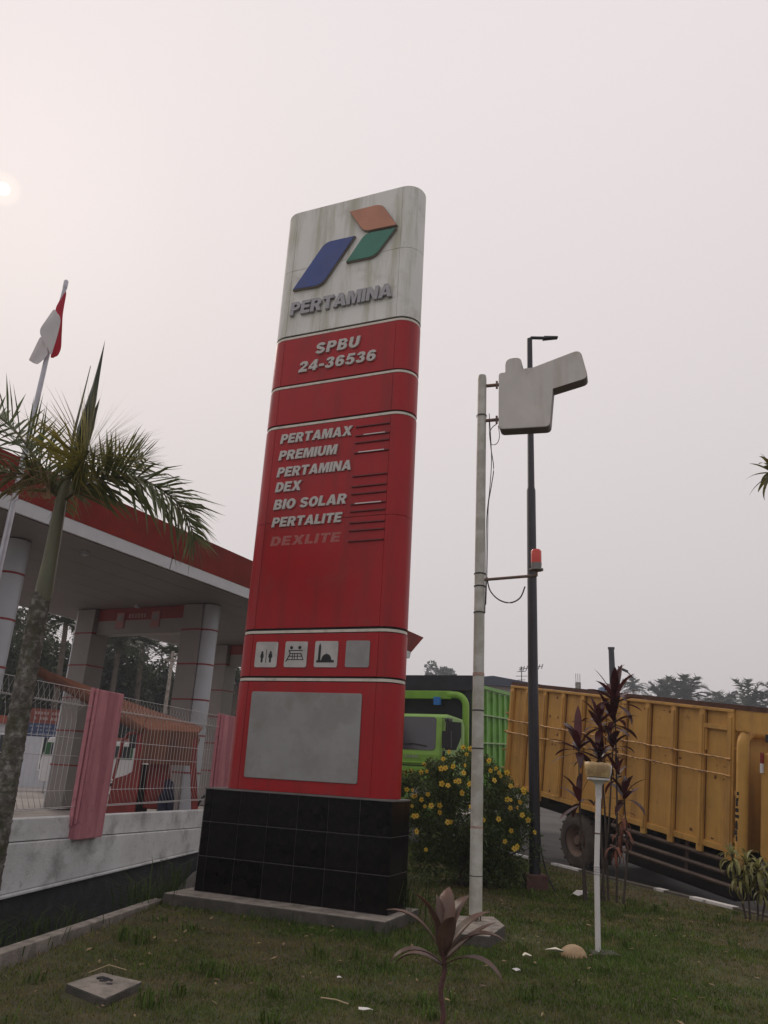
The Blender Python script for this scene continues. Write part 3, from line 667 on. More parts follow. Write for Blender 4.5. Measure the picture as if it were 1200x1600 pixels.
# ------------------------------------------------------------------ boundary wall, posts and wire fence
WL = thing('boundary_wall', 'stained white boundary wall with a black painted base', 'wall', (-3.95, 8.63, 0), (0, 0, R(77.7)))
def wall_strip(x0, x1, y0, y1, zb, zt, nm, ma, bev=.0):
    f = lambda z, x: z[0] + (z[1] - z[0]) * x / 5.0
    m = MB(); m.hexa([(x0, y0, f(zb, x0)), (x1, y0, f(zb, x1)), (x1, y1, f(zb, x1)), (x0, y1, f(zb, x0)), (x0, y0, f(zt, x0)), (x1, y0, f(zt, x1)), (x1, y1, f(zt, x1)), (x0, y1, f(zt, x0))])
    return m.build(nm, ma, WL, bev)
wall_strip(-8, 6.6, .035, .20, (.66, .54), (.89, .81), 'upper_course', WALLW, .01)
wall_strip(-8, 6.6, .0, .22, (.125, .18), (.65, .53), 'lower_course', WALLW, .012)
wall_strip(-8, 6.6, -.03, .22, (.085, .145), (.12, .175), 'ledge', WALLW, .01)
wall_strip(-8, 6.6, .02, .22, (-.6, -.6), (.08, .14), 'black_base', WALLB)
fposts = []
for i, (t0, lb) in enumerate(((1.58, 'faded pink concrete fence post on the white wall, streaked with dirt'), (5.72, 'pink fence post half hidden behind the red sign'), (-2.56, 'pink fence post'))):
    if i == 2: continue
    p = thing('fence_post', lb, 'fence post', (-3.95 + .213 * t0, 8.63 + .977 * t0, 0), (0, 0, R(77.7)), 'pink posts along the wall')
    m = MB(); m.box((0.03, -.09, .60), (.60, .06, 2.40)); m.build('post', PINK, p, .012)
    m = MB(); m.box((.0, .0, .75), (.029, .055, 2.42)); m.box((.012, -.06, .78), (.029, -.015, 2.41)); m.build('edge_rib', PINK, p, .006)
def fence(t0, t1, label):
    f = thing('wire_fence', label, 'fence', (-3.95 + .213 * t0, 8.63 + .977 * t0, 0), (0, 0, R(77.7)), 'wire mesh panels on the wall')
    Ln = t1 - t0
    for z, y in ((2.375, .03), (2.18, .10), (2.18, -.02), (1.785, .06), (1.57, .06), (1.165, .06), (.985, -.02), (.955, .10)):
        m = MB(); m.tube([(0, y, z), (Ln, y, z)], .0042, 5); m.build('rail_wire', WIRE, f)
    m = MB(); m.tube([(0, .10, .955), (0, -.02, .985), (0, .06, 1.165), (0, .06, 2.0), (0, .10, 2.18), (0, .03, 2.375), (0, -.02, 2.18), (0, .05, 2.12)], .0036, 4)
    w0 = m.build('vertical_wire', WIRE, f); n = int(Ln / .105)
    w0.location = (.03, 0, 0)
    for k in range(1, n):
        share(w0, 'vertical_wire', f, (.03 + k * .105, 0, 0))
fence(-2.0, 1.56, 'wire mesh fence panel left of the pink post, behind the palm trunk')
fence(2.19, 5.70, 'wire mesh fence panel between pink post and red sign')

# ------------------------------------------------------------------ canopy
CN = thing('station_canopy', 'fuel station canopy with red fascia, grey soffit and clad columns', 'canopy', (-5.72, 11.88, 0), (0, 0, R(63.7)))
L0, L1, DW = -2.6, 15.44, 6.9
for k in range(9):                       # soffit boards run along the canopy
    y0 = .12 + k * .74
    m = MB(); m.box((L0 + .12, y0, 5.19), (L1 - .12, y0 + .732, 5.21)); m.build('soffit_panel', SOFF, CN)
m = MB(); m.box((L0 + .1, .1, 5.215), (L1 - .1, DW - .1, 5.95)); m.build('roof_deck', DARKGAP, CN)
for nm, zb, zt, o0, o1, ma in (('gutter_strip', 5.185, 5.40, 0.0, .03, CANWH), ('fascia', 5.402, 5.93, .04, .34, CANRED)):
    for (ax, ay, bx, by, nxx, nyy) in ((L0, 0, L1, 0, 0, -1), (L1, 0, L1, DW, 1, 0), (L1, DW, L0, DW, 0, 1), (L0, DW, L0, 0, -1, 0)):
        dx, dy = (bx - ax), (by - ay); ln = math.hypot(dx, dy); ux, uy = dx / ln, dy / ln
        nseg = max(1, round(ln / 3))
        for q in range(nseg):
            e0 = q / nseg; e1 = (q + 1) / nseg - (.002 if q < nseg - 1 else 0)
            def P(e, off, z, inn=0):
                ext = off * (1 if e > .999 else -1 if e < .001 else 0)
                return (ax + dx * e + ux * ext + nxx * (off - inn), ay + dy * e + uy * ext + nyy * (off - inn), z)
            m = MB(); m.hexa([P(e0, o0, zb), P(e1, o0, zb), P(e1, o0, zb, .05), P(e0, o0, zb, .05), P(e0, o1, zt), P(e1, o1, zt), P(e1, o1, zt, .05), P(e0, o1, zt, .05)])
            m.build(nm, ma, CN)
def capsule(y_round, y_far, r, n=10):
    s_ = 1 if y_far > y_round else -1
    pts = [(r * math.cos(t), y_round - s_ * r * math.sin(t)) for t in [math.pi * i / n for i in range(n + 1)]]
    return pts, [(-r - .06, y_round + s_ * .02), (-r - .06, y_far), (r + .06, y_far), (r + .06, y_round + s_ * .02)]
for xx in (.95, 6.6, 12.3):
    for yr, yf in ((1.42, 2.0), (5.5, 4.9)):
        m = MB(); m.box((xx - .2, min(yr, yf) + .02, .3), (xx + .2, max(yr, yf) - .02, 5.185)); col = m.build('column', DARKGAP, CN)
        zs = [.3, 1.32, 2.13, 2.925, 3.74, 4.555, 5.185]
        rp, bp_ = capsule(yr, yf, .23)
        for a, b in zip(zs, zs[1:]):
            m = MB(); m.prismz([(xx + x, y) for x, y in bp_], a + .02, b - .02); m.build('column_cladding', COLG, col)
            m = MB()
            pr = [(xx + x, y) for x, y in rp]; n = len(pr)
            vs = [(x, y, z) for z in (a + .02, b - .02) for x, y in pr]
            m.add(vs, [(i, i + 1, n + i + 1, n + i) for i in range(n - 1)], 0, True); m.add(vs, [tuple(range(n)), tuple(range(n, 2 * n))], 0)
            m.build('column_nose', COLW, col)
        for z in zs[1:-1]:
            m = MB(); m.prismz([(xx + x * 1.01, y) for x, y in bp_], z - .019, z + .019); m.prismz([(xx + x * 1.02, y - .003 * (1 if yf > yr else -1)) for x, y in rp], z - .0185, z + .0185); m.build('red_band', BANDR, col)
    m = MB(); m.box((xx - .16, 2.03, 4.87), (xx + .16, 4.87, 5.18)); bmr = m.build('gate_beam_red', BANDR, CN)
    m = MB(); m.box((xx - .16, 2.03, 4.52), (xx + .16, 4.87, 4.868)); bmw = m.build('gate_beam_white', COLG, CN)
    for yy in (2.95, 4.1):
        m = MB(); m.box((xx - .19, yy - .13, 4.66), (xx - .162, yy + .13, 5.06)); e_ = m.build('emblem_plate', mat('emblem plate', (.36, .16, .15), .5), bmr)
        m = MB(); m.box((xx - .197, yy - .09, 4.84), (xx - .191, yy + .09, 5.0)); m.build('emblem_mark', COLG, e_)
    for k in range(6):
        m = MB(); m.box((xx - .168, 3.28 + k * .10, 4.92), (xx - .161, 3.35 + k * .10, 5.03)); m.build('beam_letter', mat('beam letter', (.36, .2, .19), .5), bmr)
for (x, y) in ((1.9, .75), (6.2, 3.4)):
    m = MB(); m.box((x - .05, y - .05, 5.12), (x + .05, y + .05, 5.19)); m.build('soffit_light', COLW, CN)

# ------------------------------------------------------------------ trucks
def lathe_y(prof, seg=28):            # lathe about the local y axis
    m = MB(); M = Matrix.Rotation(R(-90), 4, 'X'); m.lathe(prof, seg, 0, M); return m
def wheel(parent, x, y, z, r=.5, w=.28, out=-1, nm='wheel', rimmat=RIMY):
    # out=-1: outer face towards -y
    k = out
    prof = [(r * .56, .0), (r * .62, -.01), (r * .84, .02), (r * .95, .045), (r, .085), (r, w - .08), (r * .95, w - .03), (r * .6, w)]
    m = lathe_y([(a, (h if k < 0 else -h)) for a, h in prof], 36)
    for i in range(36):               # tread lugs
        t = 2 * math.pi * i / 36
        Mx = Matrix.Rotation(-t, 4, 'Y') @ Matrix.Translation((r, 0, 0))
        y0, y1 = sorted(((.04 if i % 2 else .08) * -k, (w * .62 if i % 2 else w - .03) * -k))
        m.box((-.02, y0, -.016 * r / .5), (.014, y1, .016 * r / .5), 0, Mx)
    o = m.build(nm, TYRE, parent, loc=(x, y, z))
    q = [(0, .12), (.10, .11), (.12, .16), (r * .36, .17), (r * .42, .12), (r * .50, .05), (r * .565, .02), (r * .575, .035)]
    lathe_y([(a, (h if k < 0 else -h)) for a, h in q], 28).build('rim', rimmat, o)
    hb = lathe_y([(0, .02 * -k), (.07, .025 * -k), (.085, .06 * -k), (.085, .15 * -k)], 16); hb.build('hub', rimmat, o)
    for i in range(8):
        t = i * math.pi / 4; m = MB(); cx, cz = .155 * math.cos(t) * r / .5, .155 * math.sin(t) * r / .5
        m.tube([(cx, .13 * -k, cz), (cx, .17 * -k, cz)], .015, 6); m.build('wheel_nut', CHASSIS, o)
    return o

yt = thing('yellow_truck', 'yellow tall sided lorry with dusty rear wheel, seen from its side', 'truck', (4.02, 16.13, 0), (0, R(7.57), R(-62.9)))
BW = 2.35
# cargo box: side sheets between posts are parts
posts = [-2.31, -1.77, -1.16, -.57, .02, .60, 1.16, 1.74, 2.34, 2.94, 3.50]
for a, b in zip(posts, posts[1:]):
    m = MB(); m.box((a, .035, 1.22), (b, .05, 3.27)); m.box((a, .03, 2.72 + random.uniform(-.03, .03)), (b, .036, 2.735)); m.build('side_sheet', YEL, yt)
for i, x in enumerate(posts):
    w = .055 if i not in (0, len(posts) - 1) else .065
    lowz = 1.20 if i % 2 and i < 4 else 1.03
    m = MB(); m.box((x - w, -.028, lowz), (x + w, .034, 3.27)); m.box((x - w * .45, -.045, lowz + .1), (x + w * .45, -.026, 3.2)); m.build('side_post', YEL, yt, .006)
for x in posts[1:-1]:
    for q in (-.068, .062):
        m = MB(); m.box((x + q, .022, 1.24), (x + q + .006 + random.uniform(0, .008), .034, 3.26)); m.build('seam_strip', BROWN_R, yt)  # thin dark brown strips along both sides of each post
for k in range(34):
    i = random.randrange(10); a, b = posts[i], posts[i + 1]; x = random.uniform(a + .08, b - .12); z = random.choice((1.26, 1.3, 2.2, 2.4, 2.75, 3.15, random.uniform(1.3, 3.2))); w = random.uniform(.02, .09); h = random.uniform(.01, .05)
    m = MB(); m.prism([(x, z), (x + w * .5, z - h * .4), (x + w, z + h * .2), (x + w * .8, z + h), (x + w * .3, z + h * 1.3)], .0335, .0352); m.build('rust_patch', BROWN_R, yt)
for z in (2.545, 2.285):
    m = MB(); pts = [(-2.36 + k * .1, -.06 + random.uniform(-.003, .003), z + random.uniform(-.007, .007)) for k in range(60)]; m.tube(pts, .016, 6); m.build('lashing_rail', YEL_R, yt)
    for k in range(14):
        m = MB(); x = -2.2 + k * .42 + random.uniform(-.05, .05); m.tube([(x, -.04, z + .03), (x + .02, -.085, z), (x, -.04, z - .03)], .009, 5); m.build('lashing_hook', YEL_R, yt)
m = MB(); m.box((-2.37, -.035, 3.272), (3.56, .07, 3.32)); m.build('top_rail', YEL, yt, .006)
m = MB(); m.box((-2.38, -.01, 3.322), (4.12, .09, 3.40)); m.build('rim_board', RUST, yt)
m = MB(); m.box((-2.36, -.005, 1.13), (3.50, .06, 1.22)); m.build('bottom_rail', YEL, yt, .006)
m = MB(); m.box((2.62 + .37, -.03, 2.98), (3.44, .02, 3.05)); m.box((3.0, -.012, 2.62), (3.03, .034, 2.98)); m.build('tool_shelf', YEL, yt, .004)
m = MB(); m.box((-2.36, .06, 1.16), (3.5, BW, 1.24)); m.build('bed_floor', CHASSIS, yt)
m = MB(); m.box((-2.36, BW, 1.16), (3.55, BW + .05, 3.36)); m.build('far_side', YEL, yt)
m = MB(); m.box((-2.38, .05, 1.20), (-2.33, BW, 3.32)); tg = m.build('tailgate', YEL, yt)
for k in range(6):
    m = MB(); m.box((-2.43, .1 + k * .42, 1.3), (-2.38, .17 + k * .42, 3.25)); m.build('tailgate_rib', YEL, tg)
for z in (1.5, 1.9, 2.3, 2.7):
    m = MB(); m.tube([(-2.37, -.02, z), (-2.44, -.05, z), (-2.45, -.01, z - .03)], .018, 6); m.build('gate_hinge', YEL_R, tg)
m = MB(); m.box((3.50, .04, 1.16), (3.57, BW, 3.33)); m.build('headboard', YEL, yt)
m = MB(); m.box((3.57, .0, 3.0), (4.15, .05, 3.32)); m.build('headboard_wing', YEL, yt)
# bent guard pipe
pts = [(3.70, .02, 1.10), (3.70, .02, 2.78)] + [(3.70, .02 + .22 * (1 - math.cos(t)), 2.78 + .22 * math.sin(t)) for t in np.linspace(.2, math.pi / 2, 6)] + [(3.70, BW - .3, 3.0)]
m = MB(); m.tube(pts, .092, 14); gp = m.build('guard_pipe', YEL, yt)
m = MB(); m.tube([(3.70, .02, .95), (3.70, .02, 1.12)], .06, 10); m.build('pipe_foot', YEL_R, gp)
for z in (1.3, 2.0, 2.7):
    m = MB(); m.box((3.54, .0, z), (3.66, .06, z + .07)); m.build('pipe_bracket', YEL_R, gp)
for q in range(9):
    z = 1.35 + q * .085; m = MB(); m.box((3.66 + random.uniform(-.02, .02), -.0745, z), (3.71 + random.uniform(-.02, .02), -.07, z + random.uniform(.04, .11))); m.build('paint_chip', CHASSIS, gp)
# chassis
for y in (.65, 1.55):
    m = MB(); m.box((-2.3, y, .78), (6.2, y + .12, 1.03)); m.build('chassis_rail', CHASSIS, yt)
for x in (-2.0, -1.0, 0.1, 1.2, 2.4, 3.3):
    m = MB(); m.box((x, .06, 1.03), (x + .1, BW, 1.13)); m.build('cross_member', CHASSIS, yt)
m = MB(); m.box((.9, .42, .35), (3.3, 1.9, 1.0)); m.build('underbody_tank', CHASSIS, yt, .04)
m = MB(); m.tube([(0, .1, .51), (0, BW - .1, .51)], .09, 10); m.build('rear_axle', CHASSIS, yt)
m = MB(); m.box((.56, .05, .35), (.58, .6, 1.15)); m.build('mud_flap', CHASSIS, yt)
wheel(yt, 0, .02, .51, .51, .29); wheel(yt, 0, .34, .51, .51, .29); wheel(yt, 0, BW - .02, .51, .51, .29, 1)
wheel(yt, 4.75, .05, .51, .51, .28); wheel(yt, 4.75, BW - .05, .51, .51, .28, 1)
m = MB(); m.tube([(4.75, .2, .51), (4.75, BW - .2, .51)], .07, 8); m.build('front_axle', CHASSIS, yt)
for z0, z1, e in ((1.0, 1.0, 3.42), (.81, .82, 3.42), (.63, .65, 3.70)):
    m = MB(); m.tube([(.95, .03, z0), (e, .03, z1)], .037, 10); m.build('side_guard_pipe', PIPE_D, yt)
for x in (1.1, 2.6):
    m = MB(); m.box((x, .06, .6), (x + .06, .10, 1.14)); m.build('guard_hanger', PIPE_D, yt)
# cab
m = MB()
cabp = [(4.0, 1.22), (4.0, 2.60), (4.06, 2.72), (5.2, 2.78), (5.62, 2.02), (5.78, 1.85), (5.82, .95), (5.3, .95), (5.2, 1.12), (4.30, 1.12), (4.22, 1.0)]
m.prism(cabp, .04, BW - .04); cb_ = m.build('cab', YEL, yt, .03)
m = MB(); m.prism([(4.55, 1.95), (5.48, 1.95), (5.12, 2.62), (4.55, 2.62)], .03, .042); dw = m.build('door_window', GLASS_D, cb_)
m = MB(); m.prism([(4.30, 1.24), (5.52, 1.24), (5.54, 1.80), (5.16, 2.68), (4.30, 2.68)], .034, .0395); m.build('door', YEL, cb_)
m = MB(); m.box((4.285, .030, 1.2), (4.30, .0396, 2.68)); m.build('door_gap', DARKGAP, cb_)
m = MB(); m.box((4.255, .012, 1.70), (4.31, .036, 1.90)); m.build('door_hinge', CHASSIS, cb_); m = MB(); m.box((4.40, .01, 1.55), (4.55, .034, 1.62)); m.build('door_handle', BLKPL, cb_)
m = MB(); m.hexa([(5.22, .2, 2.72), (5.22, BW - .2, 2.72), (5.20, BW - .2, 2.70), (5.20, .2, 2.70), (5.60, .2, 2.05), (5.60, BW - .2, 2.05), (5.63, BW - .2, 2.04), (5.63, .2, 2.04)]); m.build('windscreen', GLASS_D, cb_)
m = MB(); m.box((4.02, .0, 2.42), (4.06, .036, 2.56), 0); m.box((4.02, .0, 2.56), (4.06, .036, 2.72), 1); m.build('pennant', [WHITEP, BANDR], cb_)
m = MB(); m.box((4.12, -.02, 2.88), (4.3, .02, 3.0)); m.build('mirror_arm', BLKPL, cb_)
m = MB(); m.box((3.98, .1, .75), (4.02, .34, 1.12)); m.build('mud_flap', mat('pale mud flap', (.30, .29, .28), .7), cb_)

gt = thing('green_truck', 'lime green lorry facing the lawn behind the flowering bush', 'truck', (1.63, 18.43, 0), (0, R(2.1), R(-115.3)))
GW = 2.3
def gprism(poly, y0, y1): m = MB(); m.prism(poly, y0, y1); return m
cabp = [(-1.75, .85), (-1.75, 2.70), (-1.60, 2.86), (-.55, 2.93), (-.26, 2.88), (-.02, 2.14), (.03, 2.0), (.06, 1.0), (-.2, .85)]
cg = gprism(cabp, -GW, 0).build('cab', GRN, gt, .05)
m = MB()
wsp = rounded([(-.13, 2.10), (-2.17, 2.10), (-2.09, 2.85), (-.20, 2.85)], .09, 5)   # (y, z) windscreen outline
def fx(z): return .012 + -.26 + (2.88 - z) * .325
vs = [(fx(z), y, z) for y, z in wsp] + [(fx(z) - .03, y, z) for y, z in wsp]; n = len(wsp)
m.add(vs, [tuple(range(n)), tuple(reversed(range(n, 2 * n)))] + [(i, n + i, n + (i + 1) % n, (i + 1) % n) for i in range(n)]); ws = m.build('windscreen', GLASS_D, cg)
for y0, y1 in ((-.35, -1.05), (-1.2, -1.9)):
    m = MB(); m.tube([(fx(2.19) + .02, y0, 2.19), (fx(2.23) + .02, (y0 + y1) / 2, 2.24), (fx(2.20) + .02, y1, 2.21)], .012, 5); m.build('wiper', BLKPL, ws)
m = gprism(rounded([(-1.42, 2.42), (-1.05, 2.12), (-.22, 2.12), (-.36, 2.76), (-1.42, 2.78)], [.05, .1, .06, .08, .05], 4), -.004, .012); m.build('door_window', mat('black cab interior', (.008, .008, .01), .6, spec=.1), cg)
m = MB(); m.box((-.24, -.01, 2.12), (-.19, .015, 2.76)); m.build('window_bar', GRN, cg)
for x_ in (-.12, -1.5):
    m = MB(); m.box((x_ - .006, -.002, 1.05), (x_ + .006, .004, 2.80)); m.build('door_gap', DARKGAP, cg)
m = MB(); m.box((-1.4, .0, 1.62), (-1.2, .02, 1.68)); m.build('door_handle', BLKPL, cg)
m = MB(); m.box((.066, -GW + .06, 1.745), (.072, -.06, 1.765)); m.build('panel_gap', DARKGAP, cg)
m = MB(); m.box((.03, -GW + .1, 1.80), (.075, -.1, 1.835)); m.box((.035, -GW + .1, 1.35), (.08, -.1, 1.72), 0); m.build('grille', GRN, cg, .01)
for k in range(4):
    m = MB(); m.box((.045, -.86 + k * .085, 1.925), (.056, -.80 + k * .085, 1.98)); m.build('badge_letter', mat('badge chrome', (.35, .42, .3), .3, .5), cg)
m = MB(); m.box((.06, -GW + .02, .62), (.2, -.02, .95)); m.build('bumper', GRN, cg, .03)
for y in (-.45, -1.85):
    m = MB(); m.box((.07, y - .22, 1.05), (.10, y + .22, 1.28)); m.build('headlight', COLW, cg, .02)
m = MB(); m.tube([(-.1, .0, 2.82), (.02, .14, 2.80), (.04, .16, 2.52)], .014, 6); m.box((.0, .05, 2.16), (.07, .27, 2.54)); m.build('wing_mirror', BLKPL, cg, .02)
m = MB(); m.box((-.4, .05, 2.75), (-.1, .15, 2.83)); m.build('lamp_pod', BLKPL, cg, .02)
m = MB(); m.tube([(-.1, -.05, 1.9), (.0, .07, 1.95), (.0, .09, 2.1)], .03, 6); m.build('lower_mirror', BLKPL, cg)
# guard arch behind the cab
pts = [(-2.0, -.07, .95), (-2.0, -.07, 3.2)] + [(-2.0, -.07 - .28 * (1 - math.cos(t)), 3.2 + .28 * math.sin(t)) for t in np.linspace(.25, math.pi / 2, 6)] + [(-2.0, -.55, 3.48)]
m = MB(); m.tube(pts, .09, 14); ga = m.build('guard_arch', GRN, gt)
pts = [(x, -GW - y, z) for x, y, z in pts]; m = MB(); m.tube(pts, .09, 14); m.build('guard_arch', GRN, gt)
m = MB(); m.box((-2.07, -GW + .5, 3.37), (-1.93, -.46, 3.58)); m.build('cross_bar', GRN, gt, .02)
m = MB(); m.box((-2.02, -.92, 3.22), (-1.9, -.74, 3.42)); m.build('blue_marker', BLUEM, gt)
m = MB(); m.box((-2.28, -GW, 1.05), (-2.2, 0, 3.6)); m.build('bed_front', TARP, gt)
m = MB(); m.hexa([(-2.32, -GW - .02, 3.6), (-2.12, -GW - .02, 3.6), (-2.12, .05, 3.6), (-2.32, .05, 3.6), (-2.32, -GW - .02, 4.0), (-2.14, -GW - .02, 4.0), (-2.14, .05, 3.99), (-2.32, .05, 3.99)]); m.build('headboard', TARP, gt)
m = MB(); m.prismz([(-2.3, -GW), (-2.3, .0), (-8.6, .0), (-8.6, -GW)], 1.05, 1.25); m.build('bed_floor', CHASSIS, gt)
xs_ = [-2.32 - .58 * k for k in range(12)]
for a, b in zip(xs_, xs_[1:]):
    m = MB(); m.box((b, -.03, 1.25), (a, -.012, 3.70)); m.build('side_sheet', GRN_B, gt)
for a in xs_:
    m = MB(); m.box((a - .05, -.012, 1.1), (a + .05, .05, 3.70)); m.build('side_post', GRN_B, gt)
for z, nm in ((3.72, 'top_rail'), (3.02, 'lashing_rail'), (2.30, 'lashing_rail'), (1.18, 'bottom_rail')):
    m = MB(); m.box((-8.7, -.03, z), (-2.27, .07, z + (.09 if 'lash' not in nm else .035))); m.build(nm, GRN_B if 'lash' not in nm else mat('pale green rail', (.30, .45, .2), .6), gt)
m = MB(); m.box((-8.7, -GW, 1.2), (-2.3, -GW + .04, 3.75)); m.build('far_side', GRN_B, gt)
m = MB(); m.box((-8.72, -GW, 1.2), (-8.66, 0, 3.75)); m.build('tailgate', GRN_B, gt)
for y in (-.7, -1.6):
    m = MB(); m.box((-8.4, y, .78), (-.1, y + .12, 1.04)); m.build('chassis_rail', CHASSIS, gt)
for x in (-.75, -6.3):
    wheel(gt, x, -.06, .5, .5, .28, 1); wheel(gt, x, -GW + .06, .5, .5, .28, -1)
    m = MB(); m.tube([(x, -.3, .5), (x, -GW + .3, .5)], .08, 8); m.build('axle', CHASSIS, gt)

# ------------------------------------------------------------------ cycle rickshaw behind the fence
bk = thing('cycle_rickshaw', 'red and brown cycle rickshaw with long sloping orange visor behind the wire fence', 'rickshaw', (-3.60, 14.6, .3), (0, 0, R(8)))
def Z_(z): return z - .3
m = MB(); m.prism(rounded([(-.44, Z_(1.50)), (.42, Z_(1.50)), (.50, Z_(1.95)), (.44, Z_(2.06)), (-.52, Z_(2.06))], [.0, 0, .05, .08, .04], 3), -.47, -.44); val = m.build('hood_valance', BECB, bk)
for k in range(9):
    m = MB(); m.box((-.40 + k * .095, -.478, Z_(1.52)), (-.385 + k * .095, -.47, Z_(1.95))); m.build('valance_fold', BECB, val)
m = MB(); m.hexa([(-.52, -.46, Z_(2.04)), (.46, -.46, Z_(2.04)), (.46, .40, Z_(2.16)), (-.52, .40, Z_(2.42)), (-.52, -.46, Z_(2.075)), (.46, -.46, Z_(2.075)), (.46, .40, Z_(2.20)), (-.52, .40, Z_(2.46))]); m.build('hood_top', BECO, bk)
m = MB(); m.hexa([(-.53, -.45, Z_(2.06)), (-.53, .42, Z_(2.43)), (-2.55, .25, Z_(3.02)), (-2.55, .05, Z_(3.0)), (-.53, -.45, Z_(2.085)), (-.53, .42, Z_(2.46)), (-2.55, .25, Z_(3.05)), (-2.55, .05, Z_(3.03))]); m.build('visor', BECO, bk)
m = MB(); m.tube([(-.50, -.46, Z_(2.04)), (-2.58, .04, Z_(3.0))], [.075, .085], 10); m.build('visor_edge_roll', BECB, bk)
m = MB(); m.tube([(.42, -.44, Z_(1.98)), (.44, -.44, Z_(1.5)), (.60, -.44, Z_(.5))], [.05, .055, .06], 8); m.build('rear_post', BECR, bk)
m = MB(); m.box((-.58, -.46, Z_(.5)), (-.44, -.38, Z_(2.1))); m.build('front_post', BECR, bk, .01)
m = MB(); m.prism([(-.93, Z_(.52)), (-.58, Z_(.52)), (-.58, Z_(1.36)), (-.66, Z_(1.30)), (-.88, Z_(1.22))], -.44, -.40); m.build('side_panel', BECR, bk)
m = MB(); m.tube([(-.88, -.42, Z_(1.22)), (-.82, -.42, Z_(1.85)), (-.74, -.42, Z_(1.98)), (-.55, -.42, Z_(2.0))], .028, 8); m.build('windscreen_frame', BECR, bk)
m = MB(); m.box((-.70, -.46, Z_(1.74)), (-.58, -.40, Z_(1.97))); m.build('mirror', BLKPL, bk, .02)
m = MB(); m.hexa([(-.36, -.2, Z_(.75)), (.12, -.2, Z_(.75)), (.0, .3, Z_(.75)), (-.36, .3, Z_(.75)), (-.36, -.2, Z_(1.6)), (.0, -.2, Z_(1.6)), (0, .3, Z_(1.6)), (-.36, .3, Z_(1.6))]); m.build('seat_back', BECR, bk, .03)
m = MB(); m.tube([(.02, -.28, Z_(1.25)), (.06, -.3, Z_(1.12)), (-.02, -.3, Z_(.9)), (.02, -.32, Z_(.62))], [.05, .08, .09, .07], 8); m.tube([(.08, -.26, Z_(1.22)), (.10, -.28, Z_(1.0)), (.14, -.3, Z_(.62))], [.04, .07, .05], 8); m.build('seat_cloth', NAVY, bk)
m = MB(); m.box((-.55, -.42, Z_(.50)), (.30, .4, Z_(.58))); m.build('floor_board', BECR, bk)
m = MB(); m.box((-.56, -.02, Z_(.55)), (-.30, .02, Z_(1.48))); m.build('inner_panel', BLKPL, bk)
tyr = MB(); M_ = Matrix.Rotation(R(90), 4, 'X')
def ring_y(R_, r_, n=28, k=8):
    m = MB(); vs = []; fs = []
    for i in range(n):
        a = 2 * math.pi * i / n
        for j in range(k):
            b = 2 * math.pi * j / k; rr = R_ + r_ * math.cos(b); vs.append((rr * math.cos(a), r_ * math.sin(b), rr * math.sin(a)))
    for i in range(n):
        for j in range(k): fs.append((i * k + j, i * k + (j + 1) % k, ((i + 1) % n) * k + (j + 1) % k, ((i + 1) % n) * k + j))
    m.add(vs, fs, 0, True); return m
for (x, y) in ((-.93, -.40), (-.93, .42), (.95, .0)):
    w = ring_y(.40, .022).build('wheel', BLKPL, bk, loc=(x, y, .42))
    for i in range(14):
        t = i * math.pi / 7; m = MB(); m.tube([(0, .02 * (-1) ** i, 0), (.39 * math.cos(t), 0, .39 * math.sin(t))], .003, 4); m.build('spoke', WIRE, w)
m = MB(); vs = []
for i in range(13):
    t = math.pi * (.02 + .62 * i / 12) ; t = math.pi - t + .35
    for y in (-.05, .05): vs.append((.47 * math.cos(t), y, .47 * math.sin(t)))
m.add(vs, [(2 * i, 2 * i + 1, 2 * i + 3, 2 * i + 2) for i in range(12)], 0, True)
mg = m.build('mudguard', BLKPL, bk, loc=(-.93, -.40, .42)); mg.modifiers.new('s', 'SOLIDIFY').thickness = .01

# ------------------------------------------------------------------ flag pole and flag
fp = thing('flagpole', 'slender steel flagpole rising in front of the canopy', 'flagpole', (-5.22, 10.3, .3))
m = MB(); m.tube([(-.02, 0, 0), (-.02, 0, 4.5), (.0, 0, 6.9), (.045, 0, 8.2)], [.05, .045, .035, .03], 10); m.build('pole', STEELP, fp)
m = MB(); m.lathe([(0, 8.18), (.035, 8.18), (.035, 8.3), (.02, 8.32), (0, 8.32)], 10); m.build('pole_cap', STEELP, fp, loc=(.045, 0, 0))
m = MB(); m.box((-.2, -.2, -.05), (.2, .2, .25)); m.build('footing', CONC, fp)
fl = thing('flag', 'limp red and white flag hanging from the flagpole top', 'flag', (-5.22, 10.3, 0))
def sheet(rows_, name, ma, nsub=7, amp=.03, ph=0):
    """rows_: list of (left x,z,y),(right x,z,y) down the cloth; rippled between"""
    m = MB(); vs = []; n = nsub + 1
    for j, (a, b) in enumerate(rows_):
        for i in range(n):
            t = i / nsub; x = a[0] + (b[0] - a[0]) * t; z = a[1] + (b[1] - a[1]) * t; y = a[2] + (b[2] - a[2]) * t
            vs.append((x, y + amp * math.sin(t * 7 + j * .9 + ph) * min(1, t * 2 + .3), z))
    m.add(vs, [(j * n + i, j * n + i + 1, (j + 1) * n + i + 1, (j + 1) * n + i) for j in range(len(rows_) - 1) for i in range(nsub)], 0, True)
    o = m.build(name, ma, fl); o.modifiers.new('s', 'SOLIDIFY').thickness = .004; ss = o.modifiers.new('ss', 'SUBSURF'); ss.levels = 1; ss.render_levels = 2
    return o
O = -5.22
